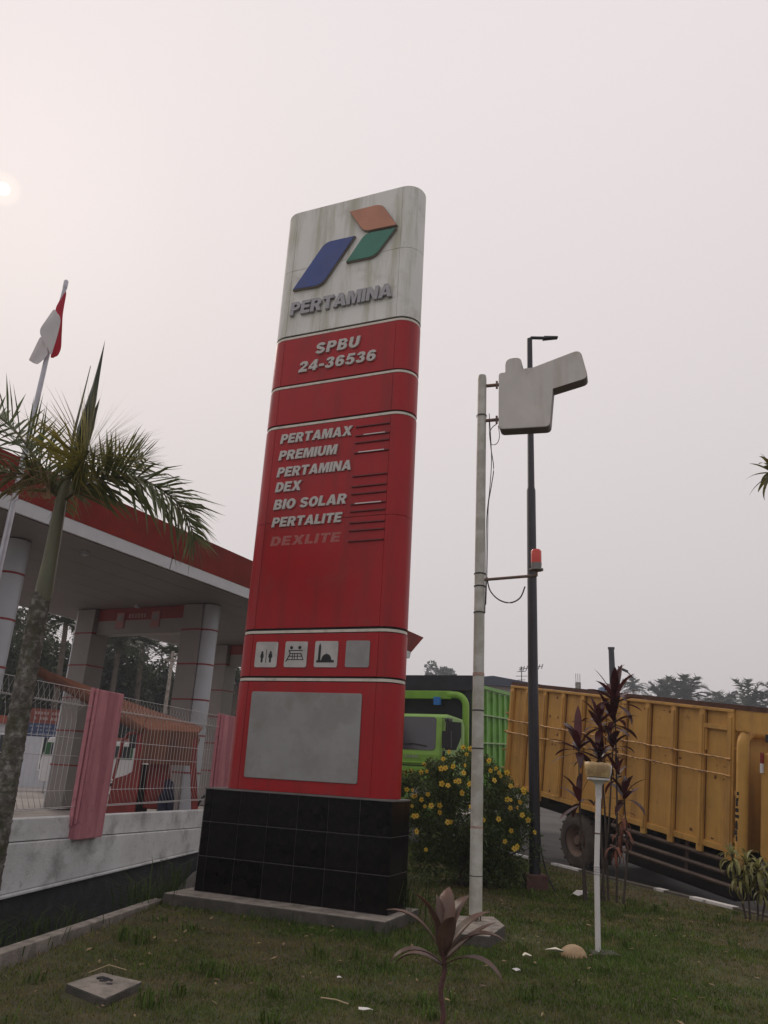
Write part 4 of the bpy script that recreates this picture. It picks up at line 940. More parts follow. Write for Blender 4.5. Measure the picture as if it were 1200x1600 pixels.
sheet([((-5.16 - O, 8.36, -.03), (-5.12 - O, 8.40, -.03)), ((-5.20 - O, 8.22, -.04), (-5.12 - O, 8.2, -.03)), ((-5.25 - O, 8.04, -.05), (-5.11 - O, 7.97, -.03)), ((-5.14 - O, 7.90, -.07), (-5.075 - O, 7.8, -.03)), ((-5.12 - O, 7.6, -.07), (-5.04 - O, 7.56, -.03)), ((-5.13 - O, 7.34, -.06), (-5.005 - O, 7.38, -.02)), ((-5.14 - O, 7.2, -.06), (-5.05 - O, 7.25, -.02))], 'red_band', FLAGR, 5, .018)
sheet([((-5.245 - O, 8.06, -.06), (-5.20 - O, 8.02, -.06)), ((-5.28 - O, 7.95, -.08), (-5.095 - O, 7.90, -.075)), ((-5.33 - O, 7.79, -.09), (-5.08 - O, 7.72, -.085)), ((-5.385 - O, 7.65, -.10), (-5.08 - O, 7.5, -.09)), ((-5.32 - O, 7.52, -.08), (-5.10 - O, 7.30, -.09)), ((-5.24 - O, 7.42, -.08), (-5.11 - O, 7.22, -.09))], 'white_band', FLAGW, 6, .015, 1)
sheet([((-5.36 - O, 7.58, -.06), (-5.24 - O, 7.44, -.06)), ((-5.40 - O, 7.42, -.05), (-5.2 - O, 7.32, -.06)), ((-5.43 - O, 7.26, -.05), (-5.16 - O, 7.24, -.06)), ((-5.46 - O, 7.15, -.05), (-5.30 - O, 7.07, -.05))], 'white_fold', FLAGW, 6, .02, 2)

# ------------------------------------------------------------------ foliage helpers
def frond(name, parent, pts, ll, n=44, tint=(.05, .075, .02), tip=(.09, .09, .03), droop=.35, width=.022, seed=0, updir=(0, 0, 1), vee=.5, spread=1.0, keep=1.0, plume=1.0, fwd=.55):
    """feathered palm frond: rachis through pts (local), leaflets both sides"""
    rr = np.random.RandomState(seed)
    P = [Vector(p) for p in pts]
    def at(t):
        f = t * (len(P) - 1); i = min(int(f), len(P) - 2); u = f - i
        p0 = P[max(i - 1, 0)]; p1 = P[i]; p2 = P[i + 1]; p3 = P[min(i + 2, len(P) - 1)]
        return .5 * ((2 * p1) + (p2 - p0) * u + (2 * p0 - 5 * p1 + 4 * p2 - p3) * u * u + (3 * p1 - p0 - 3 * p2 + p3) * u ** 3)
    vs = []; fs = []; ti = []
    for k in range(n):
        t = .12 + .87 * k / (n - 1); p = at(t); d = (at(min(t + .02, 1)) - at(t - .02)).normalized()
        side = d.cross(Vector(updir)); side = side.normalized() if side.length > .05 else Vector((1, 0, 0))
        up = side.cross(d).normalized()
        L = ll * (.35 + 1.25 * math.sin(math.pi * min(1, .12 + t * .80)) ** 1.0) * .72
        for sgn in (-1, 1):
            if rr.rand() > keep: continue
            Lk = L * rr.uniform(.8, 1.12)
            ph = rr.uniform(-1.0, 1.25) * plume
            dr = ((side * sgn * math.cos(ph) + up * math.sin(ph)) * spread + d * (fwd + .55 * t) + up * vee * .4).normalized()
            w = d * width * rr.uniform(.8, 1.2)
            b = p; m1 = b + dr * Lk * .55 + Vector((0, 0, -droop * Lk * .12)); e = b + dr * Lk + Vector((0, 0, -droop * Lk * rr.uniform(.3, .9)))
            o = len(vs); vs += [b - w * .5, b + w * .5, m1 + w * .8, m1 - w * .8, e]
            fs += [(o, o + 1, o + 2), (o, o + 2, o + 3), (o + 3, o + 2, o + 4)]
            c0 = np.array(tint) * rr.uniform(.7, 1.3); c1 = c0 * .5 + np.array(tip) * .5 * rr.uniform(.8, 1.2)
            ti += [c0, c0, (c0 + c1) / 2, (c0 + c1) / 2, c1]
    # rachis as a thin strip pair
    K = 12
    for k in range(K):
        a = at(k / K); b = at((k + 1) / K); ra = .018 * (1 - k / K) + .004; rb = .018 * (1 - (k + 1) / K) + .004
        d = (b - a).normalized(); s1 = d.cross(Vector((0, 0, 1)));  s1 = s1.normalized() if s1.length > .05 else Vector((1, 0, 0)); s2 = s1.cross(d)
        for q0, q1 in ((s1, s2), (s2, -s1), (-s1, -s2), (-s2, s1)):
            o = len(vs); vs += [a + q0 * ra, a + q1 * ra, b + q1 * rb, b + q0 * rb]; fs += [(o, o + 1, o + 2), (o, o + 2, o + 3)]
            ti += [np.array((.10, .085, .035))] * 4
    return mesh_np(name, [tuple(v) for v in vs], [i for f in fs for i in f], 3, LEAF, parent, np.array(ti))

# ------------------------------------------------------------------ feather palm by the wall
pm = thing('feather_palm', 'feather palm with lichened trunk and green crownshaft in front of the fence', 'palm tree', (-3.68, 8.3, -.5))
prof = []
m = MB(); rr = random.Random(4)
zz = 0; seg = 16; vs = []; rws = 0
while zz < 3.72:
    base = .122 - .022 * zz / 3.7
    for dz, k in ((0, 1.02), (.012, 1.03), (.03, .99), (.065, .98)):
        for q in range(seg):
            t = 2 * math.pi * q / seg; r_ = base * k * (1 + .05 * math.sin(3 * t + zz * 2) + rr.uniform(-.05, .05))
            vs.append((r_ * math.cos(t) + .02 * math.sin(zz * 1.3), r_ * math.sin(t), zz + dz + rr.uniform(-.006, .006)))
        rws += 1
    zz += rr.uniform(.085, .12)
m.add(vs, [(i * seg + k, i * seg + (k + 1) % seg, (i + 1) * seg + (k + 1) % seg, (i + 1) * seg + k) for i in range(rws - 1) for k in range(seg)], 0, True)
m.build('trunk', PALMT, pm)
m = MB(); m.tube([(0, 0, 3.66), (.0, 0, 3.78), (0, 0, 4.1), (-.005, 0, 4.5), (-.01, 0, 4.85), (.02, -.02, 5.1)], [.088, .096, .082, .072, .062, .045], 14); m.build('crownshaft', SHAFT, pm)
DG = (.095, .12, .042); DT = (.17, .18, .08); YG = (.26, .24, .05); YT = (.40, .31, .08)
C0 = (0, 0, 4.80)
frond('frond', pm, [C0, (.28, -.05, 5.02), (.68, -.1, 5.12), (1.12, -.12, 5.0), (1.42, -.1, 4.76), (1.60, -.1, 4.42)], .58, 96, DG, DT, .45, .024, 1, vee=.1, plume=1.0)
frond('frond', pm, [C0, (-.22, .05, 5.1), (-.5, .1, 5.42), (-.85, .15, 5.78), (-1.3, .2, 6.02), (-1.75, .25, 6.0)], .68, 90, (.075, .105, .032), (.12, .14, .05), .12, .024, 2, vee=.5, plume=1.0)
frond('frond', pm, [(.02, -.03, 5.05), (.22, -.2, 5.24), (.38, -.46, 5.24), (.47, -.68, 5.18), (.53, -.86, 5.12)], .74, 130, YG, YT, .05, .019, 3, vee=.05, plume=1.57, fwd=.12)
frond('frond', pm, [C0, (-.2, -.1, 5.0), (-.55, -.25, 5.05), (-.95, -.35, 4.95), (-1.35, -.45, 4.7)], .46, 60, (.085, .09, .028), (.15, .12, .04), .6, .024, 4, vee=.1)
frond('frond', pm, [C0, (.18, .25, 5.2), (.40, .5, 5.5), (.58, .8, 5.72)], .56, 76, DG, DT, .1, .022, 5, vee=.3)
frond('frond', pm, [C0, (-.1, .3, 5.1), (-.3, .8, 5.3), (-.5, 1.3, 5.1)], .42, 40, DG, DT, .5, .022, 6)
frond('frond', pm, [C0, (.02, .0, 5.1), (.06, .02, 5.4), (.12, .04, 5.85)], .30, 60, DG, DT, -.4, .014, 8, vee=.2, spread=.3)
m = MB()
for dx, tx, tz, w in ((.08, .13, 6.95, .075), (.05, .10, 6.45, .085), (.10, .20, 6.15, .05)):
    m.add([(dx - w * .4, .0, 5.1), (dx + w * .5, .04, 5.1), (dx + .4 * (tx - dx) + w * .8, .06, 5.75), (dx + .4 * (tx - dx) - w * .7, 0, 5.75), (tx, .02, tz), (dx, -.05, 5.1), (dx + .4 * (tx - dx), -.06, 5.75)],
          [(0, 5, 6, 3), (5, 1, 2, 6), (3, 6, 4), (6, 2, 4)], 0)
m.build('spear_leaf', mat('spear leaf green', (.03, .045, .025), .5, var=.2), pm)
m = MB(); m.tube([(-.03, .1, 5.0), (-.06, .1, 5.7), (-.02, .1, 6.62)], [.022, .017, .004], 6); m.build('spear_shoot', SHAFT, pm)
for k in range(22):     # dry flower stalk sprays
    a = rr.uniform(-2.6, -.9); m = MB(); x0 = -.28 + rr.uniform(-.12, .2)
    m.tube([(x0, -.12, 4.80), (x0 - rr.uniform(.02, .25), -.15, 4.98 + rr.uniform(-.1, .2)), (x0 - rr.uniform(.1, .45), -.2, 4.9 + rr.uniform(-.2, .25))], [.006, .005, .003], 4); m.build('dry_flower_stalk', mat('dry stalk', (.34, .22, .13), .8), pm)

# ------------------------------------------------------------------ leaf cloud for bushes and trees
def leaf_cloud(rs, centers, radii, n, size, aspect, c0, c1, shell=.55):
    """n leaf quads in clumps; returns verts, faces, tint"""
    ci = rs.randint(0, len(centers), n); C = np.array(centers)[ci]; Rr = np.array(radii)[ci]
    d = rs.normal(size=(n, 3)); d /= np.linalg.norm(d, axis=1)[:, None]
    rad = rs.uniform(shell ** 3, 1, n) ** (1 / 3)
    p = C + d * Rr * rad[:, None]
    a = rs.normal(size=(n, 3)) * .9 + d * .6; a[:, 2] += .15; a /= np.linalg.norm(a, axis=1)[:, None]
    b = np.cross(a, rs.normal(size=(n, 3))); b /= np.linalg.norm(b, axis=1)[:, None]
    s = size * rs.uniform(.6, 1.3, n)[:, None]
    v = np.stack([p - a * s * .5, p + b * s * aspect * .5 + a * s * .05, p + a * s * .5, p - b * s * aspect * .5 + a * s * .05], 1).reshape(-1, 3)
    f = np.arange(4 * n)
    mix = rs.uniform(0, 1, n)[:, None]; t = (np.array(c0) * (1 - mix) + np.array(c1) * mix) * rs.uniform(.75, 1.25, n)[:, None]
    return v, f, np.repeat(t, 4, 0)

# flowering bush
bu = thing('flowering_bush', 'bushy shrub covered in yellow trumpet flowers beside the sign', 'bush', (1.63, 12.9, 0))
rs = np.random.RandomState(11)
cs = []; rd = []
for k in range(46):
    t = rs.uniform(0, 2 * np.pi); u = rs.uniform(-.55, 1); q = math.sqrt(max(0, 1 - u * u)); f_ = rs.uniform(.45, .92)
    cs.append((1.0 * q * math.cos(t) * f_ - .05, .78 * q * math.sin(t) * f_, .88 + .98 * u * f_)); rd.append((.27, .25, .23))
for (x_, y_, z_) in ((.5, 12.95, 1.42), (.62, 12.9, 1.55), (.8, 12.65, 1.55), (1.1, 12.6, 1.7), (1.25, 12.8, 1.82), (1.5, 12.85, 1.92), (1.55, 12.5, 1.8), (1.9, 12.4, 1.7), (2.05, 12.4, 1.58), (2.3, 12.45, 1.38), (2.35, 12.5, 1.1), (2.2, 12.5, .75), (.7, 12.5, 1.2), (.9, 12.4, 1.4), (1.8, 12.7, 1.85), (1.0, 12.8, 1.75)):
    cs.append((x_ - 1.63, y_ - 12.9, z_ - .06)); rd.append((.17, .17, .15))
for k in range(12):
    cs.append((rs.uniform(-.75, .6), rs.uniform(-.4, .3), rs.uniform(.12, .6))); rd.append((.30, .26, .2))
cs += [(-.55, -.1, .3), (0, -.2, .35), (.45, 0, .35), (-.8, 0, .55), (.75, -.1, .55), (0, .2, .3)]; rd += [(.45, .4, .35)] * 6
v, f, t = leaf_cloud(rs, cs, rd, 27000, .07, .34, (.045, .085, .02), (.10, .135, .035), .25)
keep = v[:, 2] > .02
mesh_np('foliage', v, f, 4, LEAF, bu, t)
for k in range(34):
    a = rs.uniform(0, 2 * np.pi); r1 = rs.uniform(.2, 1.15); h = rs.uniform(.7, 2.0) * (1 - .3 * r1); b0 = (rs.uniform(-.25, .25), rs.uniform(-.2, .2), 0)
    m = MB(); e = (r1 * math.cos(a) * 1.0, r1 * math.sin(a) * .75, h); m.tube([b0, (b0[0] * .5 + e[0] * .4, b0[1] * .5 + e[1] * .4, h * .6), e], [.014, .01, .004], 5); m.build('stem', STEMB, bu)
def flower_mesh():
    m = MB()
    for k in range(5):
        a = k * 2 * math.pi / 5; ca, sa = math.cos(a), math.sin(a)
        def q(r, w, y): return (r * ca - w * sa, y, r * sa + w * ca)
        m.add([q(.008, -.006, .012), q(.030, -.022, 0), q(.052, -.016, .006), q(.058, .004, .008), q(.050, .022, .004), q(.028, .018, 0), q(.008, .006, .012)], [(0, 1, 2, 3, 4, 5, 6)], 0)
    m.lathe([(.006, -.002), (.012, .0), (.016, .02), (.012, .05), (.006, .09)], 8, 1, Matrix.Rotation(R(-90), 4, 'X'))
    return m.build('flower', [PETAL, THROAT], bu)
FL = [(0.86, 12.84, 1.73), (0.49, 12.93, 1.49), (0.66, 12.93, 1.6), (0.8, 12.61, 1.61), (0.88, 12.51, 1.62), (0.58, 12.93, 1.6), (1.09, 12.39, 1.67), (1.15, 12.37, 1.68), (1.13, 12.54, 1.81), (1.25, 12.84, 1.94), (1.48, 12.89, 2.01), (1.59, 12.88, 2.01), (1.49, 12.53, 1.9), (1.27, 12.35, 1.72), (1.45, 12.33, 1.74), (1.42, 12.24, 1.64), (1.09, 12.23, 1.45), (1.18, 12.2, 1.45), (1.29, 12.19, 1.5), (1.34, 12.17, 1.5), (1.49, 12.13, 1.47), (1.52, 12.15, 1.49), (0.59, 12.68, 1.33), (0.67, 12.52, 1.34), (0.69, 12.44, 1.25), (0.73, 12.4, 1.27), (0.8, 12.32, 1.22), (0.89, 12.28, 1.3), (0.85, 12.26, 1.12), (0.94, 12.21, 1.15), (0.67, 12.41, 1.11), (0.7, 12.36, 0.98), (0.74, 12.33, 0.98), (1.06, 12.15, 1.16), (1.06, 12.13, 1.05), (1.18, 12.08, 0.94), (1.22, 12.07, 0.94), (1.83, 12.43, 1.82), (1.92, 12.32, 1.71), (1.96, 12.3, 1.66), (1.99, 12.27, 1.61), (2.09, 12.34, 1.66), (1.88, 12.2, 1.56), (1.83, 12.28, 1.68), (2.34, 12.34, 1.44), (2.35, 12.32, 1.4), (2.06, 12.13, 1.28), (2.11, 12.14, 1.28), (2.26, 12.21, 1.26), (2.22, 12.17, 1.19), (2.13, 12.24, 1.49), (2.29, 12.18, 1.08), (2.1, 12.12, 1.18), (1.69, 12.02, 1.0), (1.92, 12.05, 1.01), (2.11, 12.1, 0.86), (2.17, 12.17, 0.62), (2.22, 12.19, 0.64), (2.52, 12.40, 0.85), (2.42, 12.40, 1.0), (1.51, 12.04, 1.17), (0.89, 12.31, 0.54), (0.75, 12.33, 0.78), (1.38, 12.1, 1.34), (2.02, 12.09, 0.71)]
f0 = flower_mesh()
rf = random.Random(3)
for i, (x, y, z) in enumerate(FL):
    o = f0 if i == 0 else f0.copy()
    if i: COL.objects.link(o); o.parent = bu
    o.location = (x - 1.63, y - 12.9 - .06, z + rf.uniform(-.01, .01)); k = rf.uniform(.52, .82); o.scale = (k, k, k)
    o.rotation_euler = (R(rf.uniform(-30, 25)), R(rf.uniform(0, 72)), R(rf.uniform(-45, 45)))

# strap leaves: shared meshes bent outwards along +x then down
def strap(L, w, curl, ma, fold=.25, n=7, nm='leaf'):
    m = MB(); vs = []; x = z = 0; a = R(68)
    for i in range(n + 1):
        t = i / n; ww = w * (max(.0, math.sin(math.pi * min(1, .10 + t * .9))) ** .8) * (1 if t < 1 else 0) + .004
        vs += [(x, -ww, z + fold * ww), (x, 0, z), (x, ww, z + fold * ww)]
        a -= curl / n * (.5 + t); x += L / n * math.cos(a); z += L / n * math.sin(a)
    fs = []
    for i in range(n): fs += [(3 * i, 3 * i + 1, 3 * i + 4, 3 * i + 3), (3 * i + 1, 3 * i + 2, 3 * i + 5, 3 * i + 4)]
    m.add(vs, fs, 0, True); return m
def leaf_head(parent, c, variants, n, az0=0, tilt=(0, 75), rs_=None, sc=1):
    for i in range(n):
        t = i / max(1, n - 1); o = share(rs_.choice(variants), 'leaf', parent, (c[0], c[1], c[2] - .10 * t + rs_.uniform(-.02, .02)), (0, R(tilt[0] + (tilt[1] - tilt[0]) * t + rs_.uniform(-10, 10)), az0 + i * 2.4 + rs_.uniform(-.3, .3)))
        k = sc * rs_.uniform(.8, 1.15); o.scale = (k, k, k)
def variants(ma, dims, parent):
    outv = []
    for d in dims:
        o = strap(*d, ma).build('leaf', ma, parent); outv.append(o.data); bpy.data.objects.remove(o)
    return outv
co = thing('cordyline_shrub', 'tall maroon leaved cordyline in front of the yellow lorry', 'shrub', (3.47, 11.96, 0))
rv = random.Random(21)
vm = variants(MAROON, [(.50, .055, .8), (.46, .05, 1.3), (.54, .048, .4)], co)
def wstem(pts, nm='stem', r=.014): m = MB(); m.tube(pts, [r * 1.3] + [r] * (len(pts) - 2) + [r * .6], 6); m.build(nm, STEMB, co)
heads = [((-.36, 0, 2.10), 12, 1.0), ((.22, 0, 2.84), 16, 1.0), ((.20, .02, 2.52), 12, .9), ((-.04, -.02, 2.45), 12, .85), ((-.03, .05, 1.98), 14, .9), ((.16, 0, 2.15), 12, .8), ((-.38, -.05, 1.38), 8, .85), ((.30, .02, 1.45), 10, .85), ((.22, -.02, 1.75), 8, .7)]
for (c, n, s_) in heads: leaf_head(co, c, vm, int(n * 1.25), rv.uniform(0, 6), (-18, 80), rv, s_)
for c, b in (((-.36, 0, 2.05), (-.3, 0, 0)), ((.22, 0, 2.74), (.12, 0, 0)), ((-.04, 0, 2.4), (.02, .05, 0)), ((-.38, -.05, 1.3), (-.34, 0, 0)), ((.3, .02, 1.4), (.2, -.05, 0)), ((.16, 0, 2.1), (-.1, .04, 0)), ((-.03, .05, 1.95), (-.05, 0, 0))):
    wstem([b, ((b[0] + c[0]) / 2 + rv.uniform(-.05, .05), b[1], c[2] * .5), c])
dryr = mat('dry reddish leaf', (.17, .06, .035), .8, var=.3, rand=.3)
vd = variants(dryr, [(.30, .02, 2.2), (.26, .018, 1.8)], co)
for c, n in (((.22, -.05, .95), 14), ((.12, -.05, .75), 10), ((.25, 0, 1.15), 10)): leaf_head(co, c, vd, n, 0, (20, 120), rv, .9)

yc = thing('young_cordyline', 'young mauve brown cordyline with one thin ringed stem on the front lawn', 'plant', (.53, 5.49, 0))
m = MB(); vs = []
pts = [(0 - .01 * math.sin(i * .5), 0, i * .02) for i in range(28)]
m.tube(pts, [.016 + .003 * (i % 2) - .0001 * i for i in range(28)], 8); m.build('stem', mat('mauve stem', (.10, .045, .04), .7, var=.3, vs=30), yc)
def mv(L, w, curl, az, tilt, z):
    o = strap(L * .95, w * 1.15, curl, MAUVE, .3, 9).build('leaf', MAUVE, yc); o.location = (0, 0, z); o.rotation_euler = (0, R(tilt), R(az)); o.modifiers.new('s', 'SOLIDIFY').thickness = .002
for a in ((.50, .042, 1.2, 176, 4, .50), (.46, .050, .9, 200, -12, .52), (.43, .055, 1.0, 75, -22, .53), (.44, .050, 1.1, 40, -14, .52), (.46, .045, .9, 20, 8, .50), (.48, .042, 1.5, -12, 12, .49), (.40, .040, 1.6, 190, 26, .46), (.36, .040, 1.5, 165, 34, .45), (.44, .040, .45, 8, 22, .47), (.48, .038, 1.7, -30, 30, .45), (.36, .045, .8, -80, -5, .5), (.34, .03, .5, 120, -18, .54)):
    mv(*a)
m = strap(.2, .035, .9, MAUVE, .3, 6).build('leaf', MAUVE, yc); m.location = (-.28, -.35, .02); m.rotation_euler = (0, 0, 2.0)

# variegated plants near the road (right edge)
VAR = mat('variegated leaf', (.27, .26, .085), .5, var=.55, vs=14, rand=.35, trans=.3)
vp_ = thing('variegated_shrub', 'yellow green striped leaf shrub at the right edge before the lorry', 'shrub', (4.98, 11.0, 0))
vv = variants(VAR, [(.26, .016, 1.8), (.30, .017, 2.2), (.22, .015, 1.2)], vp_)
for c, n in (((-.16, -.1, .80), 26), ((.02, -.1, .70), 26), ((.16, -.12, .66), 24), ((.32, -.1, .62), 24), ((-.05, -.05, .55), 18), ((.2, -.1, .46), 18)):
    leaf_head(vp_, c, vv, n, rv.uniform(0, 6), (-15, 115), rv, .95)
for b, c in (((.0, 0, 0), (-.16, -.1, .8)), ((.05, 0, 0), (.02, -.1, .7)), ((.15, 0, 0), (.16, -.1, .66)), ((.2, 0, 0), (.32, -.1, .62))): m = MB(); m.tube([b, c], .014, 6); m.build('stem', STEMB, vp_)
tr_ = thing('yellow_tip_tree', 'tuft of yellow green strap leaves reaching in at the right edge', 'tree', (5.74, 10.5, 0))
YT2 = mat('olive strap leaf', (.11, .10, .022), .5, var=.35, vs=6, rand=.4, trans=.3)
vy = variants(YT2, [(.40, .030, 1.0), (.36, .026, 1.5), (.42, .028, .6)], tr_)
leaf_head(tr_, (0, 0, 6.15), vy, 30, 0, (-10, 120), rv, 1.0); leaf_head(tr_, (.5, .2, 6.5), vy, 22, 1, (-10, 110), rv, 1.0); leaf_head(tr_, (.6, -.2, 5.8), vy, 22, 1, (-10, 110), rv, 1.0)
m = MB(); m.tube([(.6, 0, 0), (.55, 0, 3), (.4, 0, 5.2), (0, 0, 6.1)], [.07, .055, .04, .02], 8); m.tube([(.4, 0, 5.2), (.5, .2, 6.45)], .02, 6); m.tube([(.45, 0, 4.9), (.6, -.2, 5.75)], .02, 6); m.build('trunk', STEMB, tr_)

# ------------------------------------------------------------------ background trees
def palm_tree(x, y, z, h, fl_, label, seed, group='palms behind the station', nfr=18, c0=(.028, .042, .018), c1=(.055, .065, .026)):
    rs = np.random.RandomState(seed); t = thing('palm_tree', label, 'palm tree', (x, y, z), (0, 0, 0), group)
    lean = rs.uniform(-.3, .3, 2)
    m = MB(); m.tube([(0, 0, 0), (lean[0] * .3, lean[1] * .3, h * .5), (lean[0], lean[1], h)], [.22, .17, .13], 8); m.build('trunk', BARK, t)
    vs = []; fs = []; ti = []
    for k in range(nfr):
        az = k * 2.399 + rs.uniform(-.3, .3); el = R(rs.uniform(-15, 74)); L = fl_ * rs.uniform(.8, 1.1)
        d = np.array([math.cos(az) * math.cos(el), math.sin(az) * math.cos(el), math.sin(el)]); side = np.array([-math.sin(az), math.cos(az), 0])
        p0 = np.array([lean[0], lean[1], h])
        sg_ = 22
        for i in range(sg_):
            u = (i + 1) / sg_; p = p0 + d * L * u + np.array([0, 0, -.6 * L * u * u * math.cos(el) - .2 * L * u ** 3])
            for s_ in (-1, 1):
                ll = L * .25 * math.sin(math.pi * min(1, .15 + .8 * u)) * rs.uniform(.8, 1.2)
                e = p + side * s_ * ll * rs.uniform(.6, 1) + d * ll * rs.uniform(.4, .9) + np.array([0, 0, ll * rs.uniform(-.65, .0)])
                w = d * .05 * fl_ / 2.4
                o = len(vs); vs += [p - w, p + w, e]; fs.append((o, o + 1, o + 2))
                c = (np.array(c0) + (np.array(c1) - np.array(c0)) * rs.rand()) * rs.uniform(.7, 1.3); ti += [c, c, c]
        for i in range(6):
            u0, u1 = i / 6, (i + 1) / 6
            a = p0 + d * L * u0 + np.array([0, 0, -.6 * L * u0 * u0 * math.cos(el) - .2 * L * u0 ** 3]); b = p0 + d * L * u1 + np.array([0, 0, -.6 * L * u1 * u1 * math.cos(el) - .2 * L * u1 ** 3])
            o = len(vs); w = np.array([0, 0, .03]); vs += [a - w, a + w, b]; fs.append((o, o + 1, o + 2)); ti += [np.array((.06, .055, .03))] * 3
    mesh_np('crown', vs, [i for f in fs for i in f], 3, LEAF, t, np.array(ti))
    return t
def leafy_tree(x, y, z, h, rad, label, seed, group='leafy trees behind the station', n=3600, size=.32, c0=(.018, .03, .012), c1=(.045, .06, .022), low=.35):
    rs = np.random.RandomState(seed); t = thing('leafy_tree', label, 'tree', (x, y, z), (0, 0, 0), group)
    m = MB(); m.tube([(0, 0, 0), (.1, 0, h * .35), (0, .1, h * .7)], [.02 * h + .05, .015 * h + .04, .05], 8)
    cs = []
    for k in range(14):
        a = rs.uniform(0, 6.28); u = rs.uniform(-1, 1); r_ = rad * rs.uniform(.2, .75)
        c = (r_ * math.cos(a), r_ * math.sin(a), h * (low + 1) / 2 + u * h * (1 - low) / 2 * .75); cs.append(c)
        if k % 2 == 0: m.tube([(0, 0, h * .35), (c[0] * .5, c[1] * .5, (c[2] + h * .35) / 2), c], [.06, .04, .02], 5)
    m.build('trunk', BARK, t)
    v, f, ti = leaf_cloud(rs, cs, [(rad * .42, rad * .42, h * (1 - low) * .2)] * 14, n, size, .55, c0, c1, .35)
    mesh_np('crown', v, f, 4, LEAF, t, ti); return t
def pol(azd, dist): return dist * math.sin(R(azd)), dist * math.cos(R(azd))
LP = [(-25.5, 40, 7.0, 2.6, 'dark palm at the far left behind the first canopy column'), (-21.8, 44, 7.2, 2.6, 'dark palm between the first column and the palm trunk'), (-18.4, 46, 6.6, 2.6, 'palm with drooping fronds left in the gap between columns'),
      (-16.6, 50, 7.4, 2.8, 'palm crown in the middle of the gap between columns'), (-14.3, 47, 6.5, 2.5, 'palm beside the pale utility pole behind the station'), (-10.2, 52, 5.6, 2.5, 'palm seen just left of the red sign')]
for i, (a, d, h, fl__, lb) in enumerate(LP): x, y = pol(a, d); palm_tree(x, y, .3, h + .6, fl__, lb, 40 + i, nfr=24)
LT = [(-27, 47, 9.0, 3.8, 'dense dark tree at the left frame edge behind the station'), (-23.4, 52, 9.6, 4.0, 'tall dark tree behind the white kiosk'), (-19.8, 54, 9.4, 3.6, 'tall dark tree behind the middle column'), (-17.3, 58, 8.6, 3.0, 'dark tree left in the gap between the columns'), (-14.6, 57, 9.4, 3.0, 'dark tree right in the gap between the columns'), (-12.2, 56, 8.6, 3.2, 'dark tree behind the front column'), (-9.2, 56, 7.4, 3.0, 'dark tree partly behind the red sign')]
for i, (a, d, h, r_, lb) in enumerate(LT): x, y = pol(a, d); leafy_tree(x, y, .3, h, r_, lb, 60 + i, n=12000, size=.36, low=.0)
RP = [(18.4, 120, 16.5, 3.2, 'small faint palm far behind the maroon cordyline'), (20.4, 72, 10.0, 3.4, 'hazy palm just right of the maroon cordyline'), (21.9, 70, 10.2, 3.4, 'bushy hazy palm above the middle of the lorry box'), (24.2, 74, 9.9, 3.4, 'hazy palm with a bright gap beneath its left fronds'), (25.8, 70, 9.7, 3.4, 'hazy palm second from the right frame edge'), (27.6, 72, 10.0, 3.4, 'hazy palm at the right frame edge')]
for i, (a, d, h, fl__, lb) in enumerate(RP): k = 1.8 if d < 100 else 1.3; x, y = pol(a, d * k); palm_tree(x, y, -2, (h - 3.2) * k + 3.6, fl__ * k, lb, 80 + i, 'hazy palms beyond the yellow lorry', 30)
for i, (a, d, h, lb) in enumerate(((21.2, 76, 10.4, 'low hazy shrub tree under the palms right of the cordyline'), (24.9, 78, 9.8, 'low hazy shrub tree under the right group of palms'), (27, 78, 10.0, 'low hazy shrub tree at the right frame edge'))):
    x, y = pol(a, d * 1.8); leafy_tree(x, y, -2, (h - 3.6) * 1.8 + 3.6, 6, lb, 95 + i, 'shrub trees under the hazy palms', 4200, .75, low=.45)
x, y = pol(4.65, 165); leafy_tree(x, y, -2, 26, 3.8, 'single pale hazy tree above the green lorry', 99, 'lone far trees', 5000, .6, low=.62)
x, y = pol(13.0, 120); leafy_tree(x, y, -2, 15.6, 2.2, 'faint tree top beside the antennas', 100, 'lone far trees', 700, .5, low=.5)
x, y = pol(15.6, 130); leafy_tree(x, y, -2, 16.6, 1.6, 'faint small tree top beside the concrete stub', 101, 'lone far trees', 500, .5, low=.6)

# ------------------------------------------------------------------ background buildings and small things
def house(azd, d, w, dep, h, label, wall, roofm, seed, eave=.4, rise=.8, rot=0, nwin=3):
    x, y = pol(azd, d); t = thing('house', label, 'building', (x, y, -2), (0, 0, R(-azd + rot)))
    m = MB(); m.box((-w / 2, 0, 0), (w / 2, dep, h)); wl = m.build('wall', wall, t)
    m = MB(); e = eave; m.prism([(-w / 2 - e, h), (w / 2 + e, h), (w / 2 + e, h + .15), (0, h + rise), (-w / 2 - e, h + .15)], -e, dep + e); m.build('roof', roofm, t)
    for k in range(nwin):
        cx = -w / 2 + w * (k + .5) / nwin
        m = MB(); m.box((cx - .6, -.05, h - 1.9), (cx + .6, -.004, h - .7)); f = m.build('window_frame', WHITEP, t); m = MB(); m.box((cx - .53, -.06, h - 1.83), (cx + .53, -.048, h - .77)); m.build('pane', GLASSW, f)
    return t
house(8.6, 46, 5.2, 8, 8.6, 'pale house with a dark blue roof above the green lorry bed', HOUSEW, ROOFD, 1, rise=.55, rot=6, nwin=2)
house(11.5, 50, 5.0, 8, 8.4, 'dark roofed house half hidden behind the lorry boxes', HOUSEG, ROOFD, 2, rise=.6, nwin=2)
hb = house(16.0, 62, 12, 9, 8.2, 'flat roofed grey building behind the yellow lorry', HOUSEG, CONC_D, 3, rise=.2, nwin=4)
def standon(azd, d, z0, nm, label, cat, fn):
    x, y = pol(azd, d); t = thing(nm, label, cat, (x, y, z0), (0, 0, R(-azd))); fn(t); return t
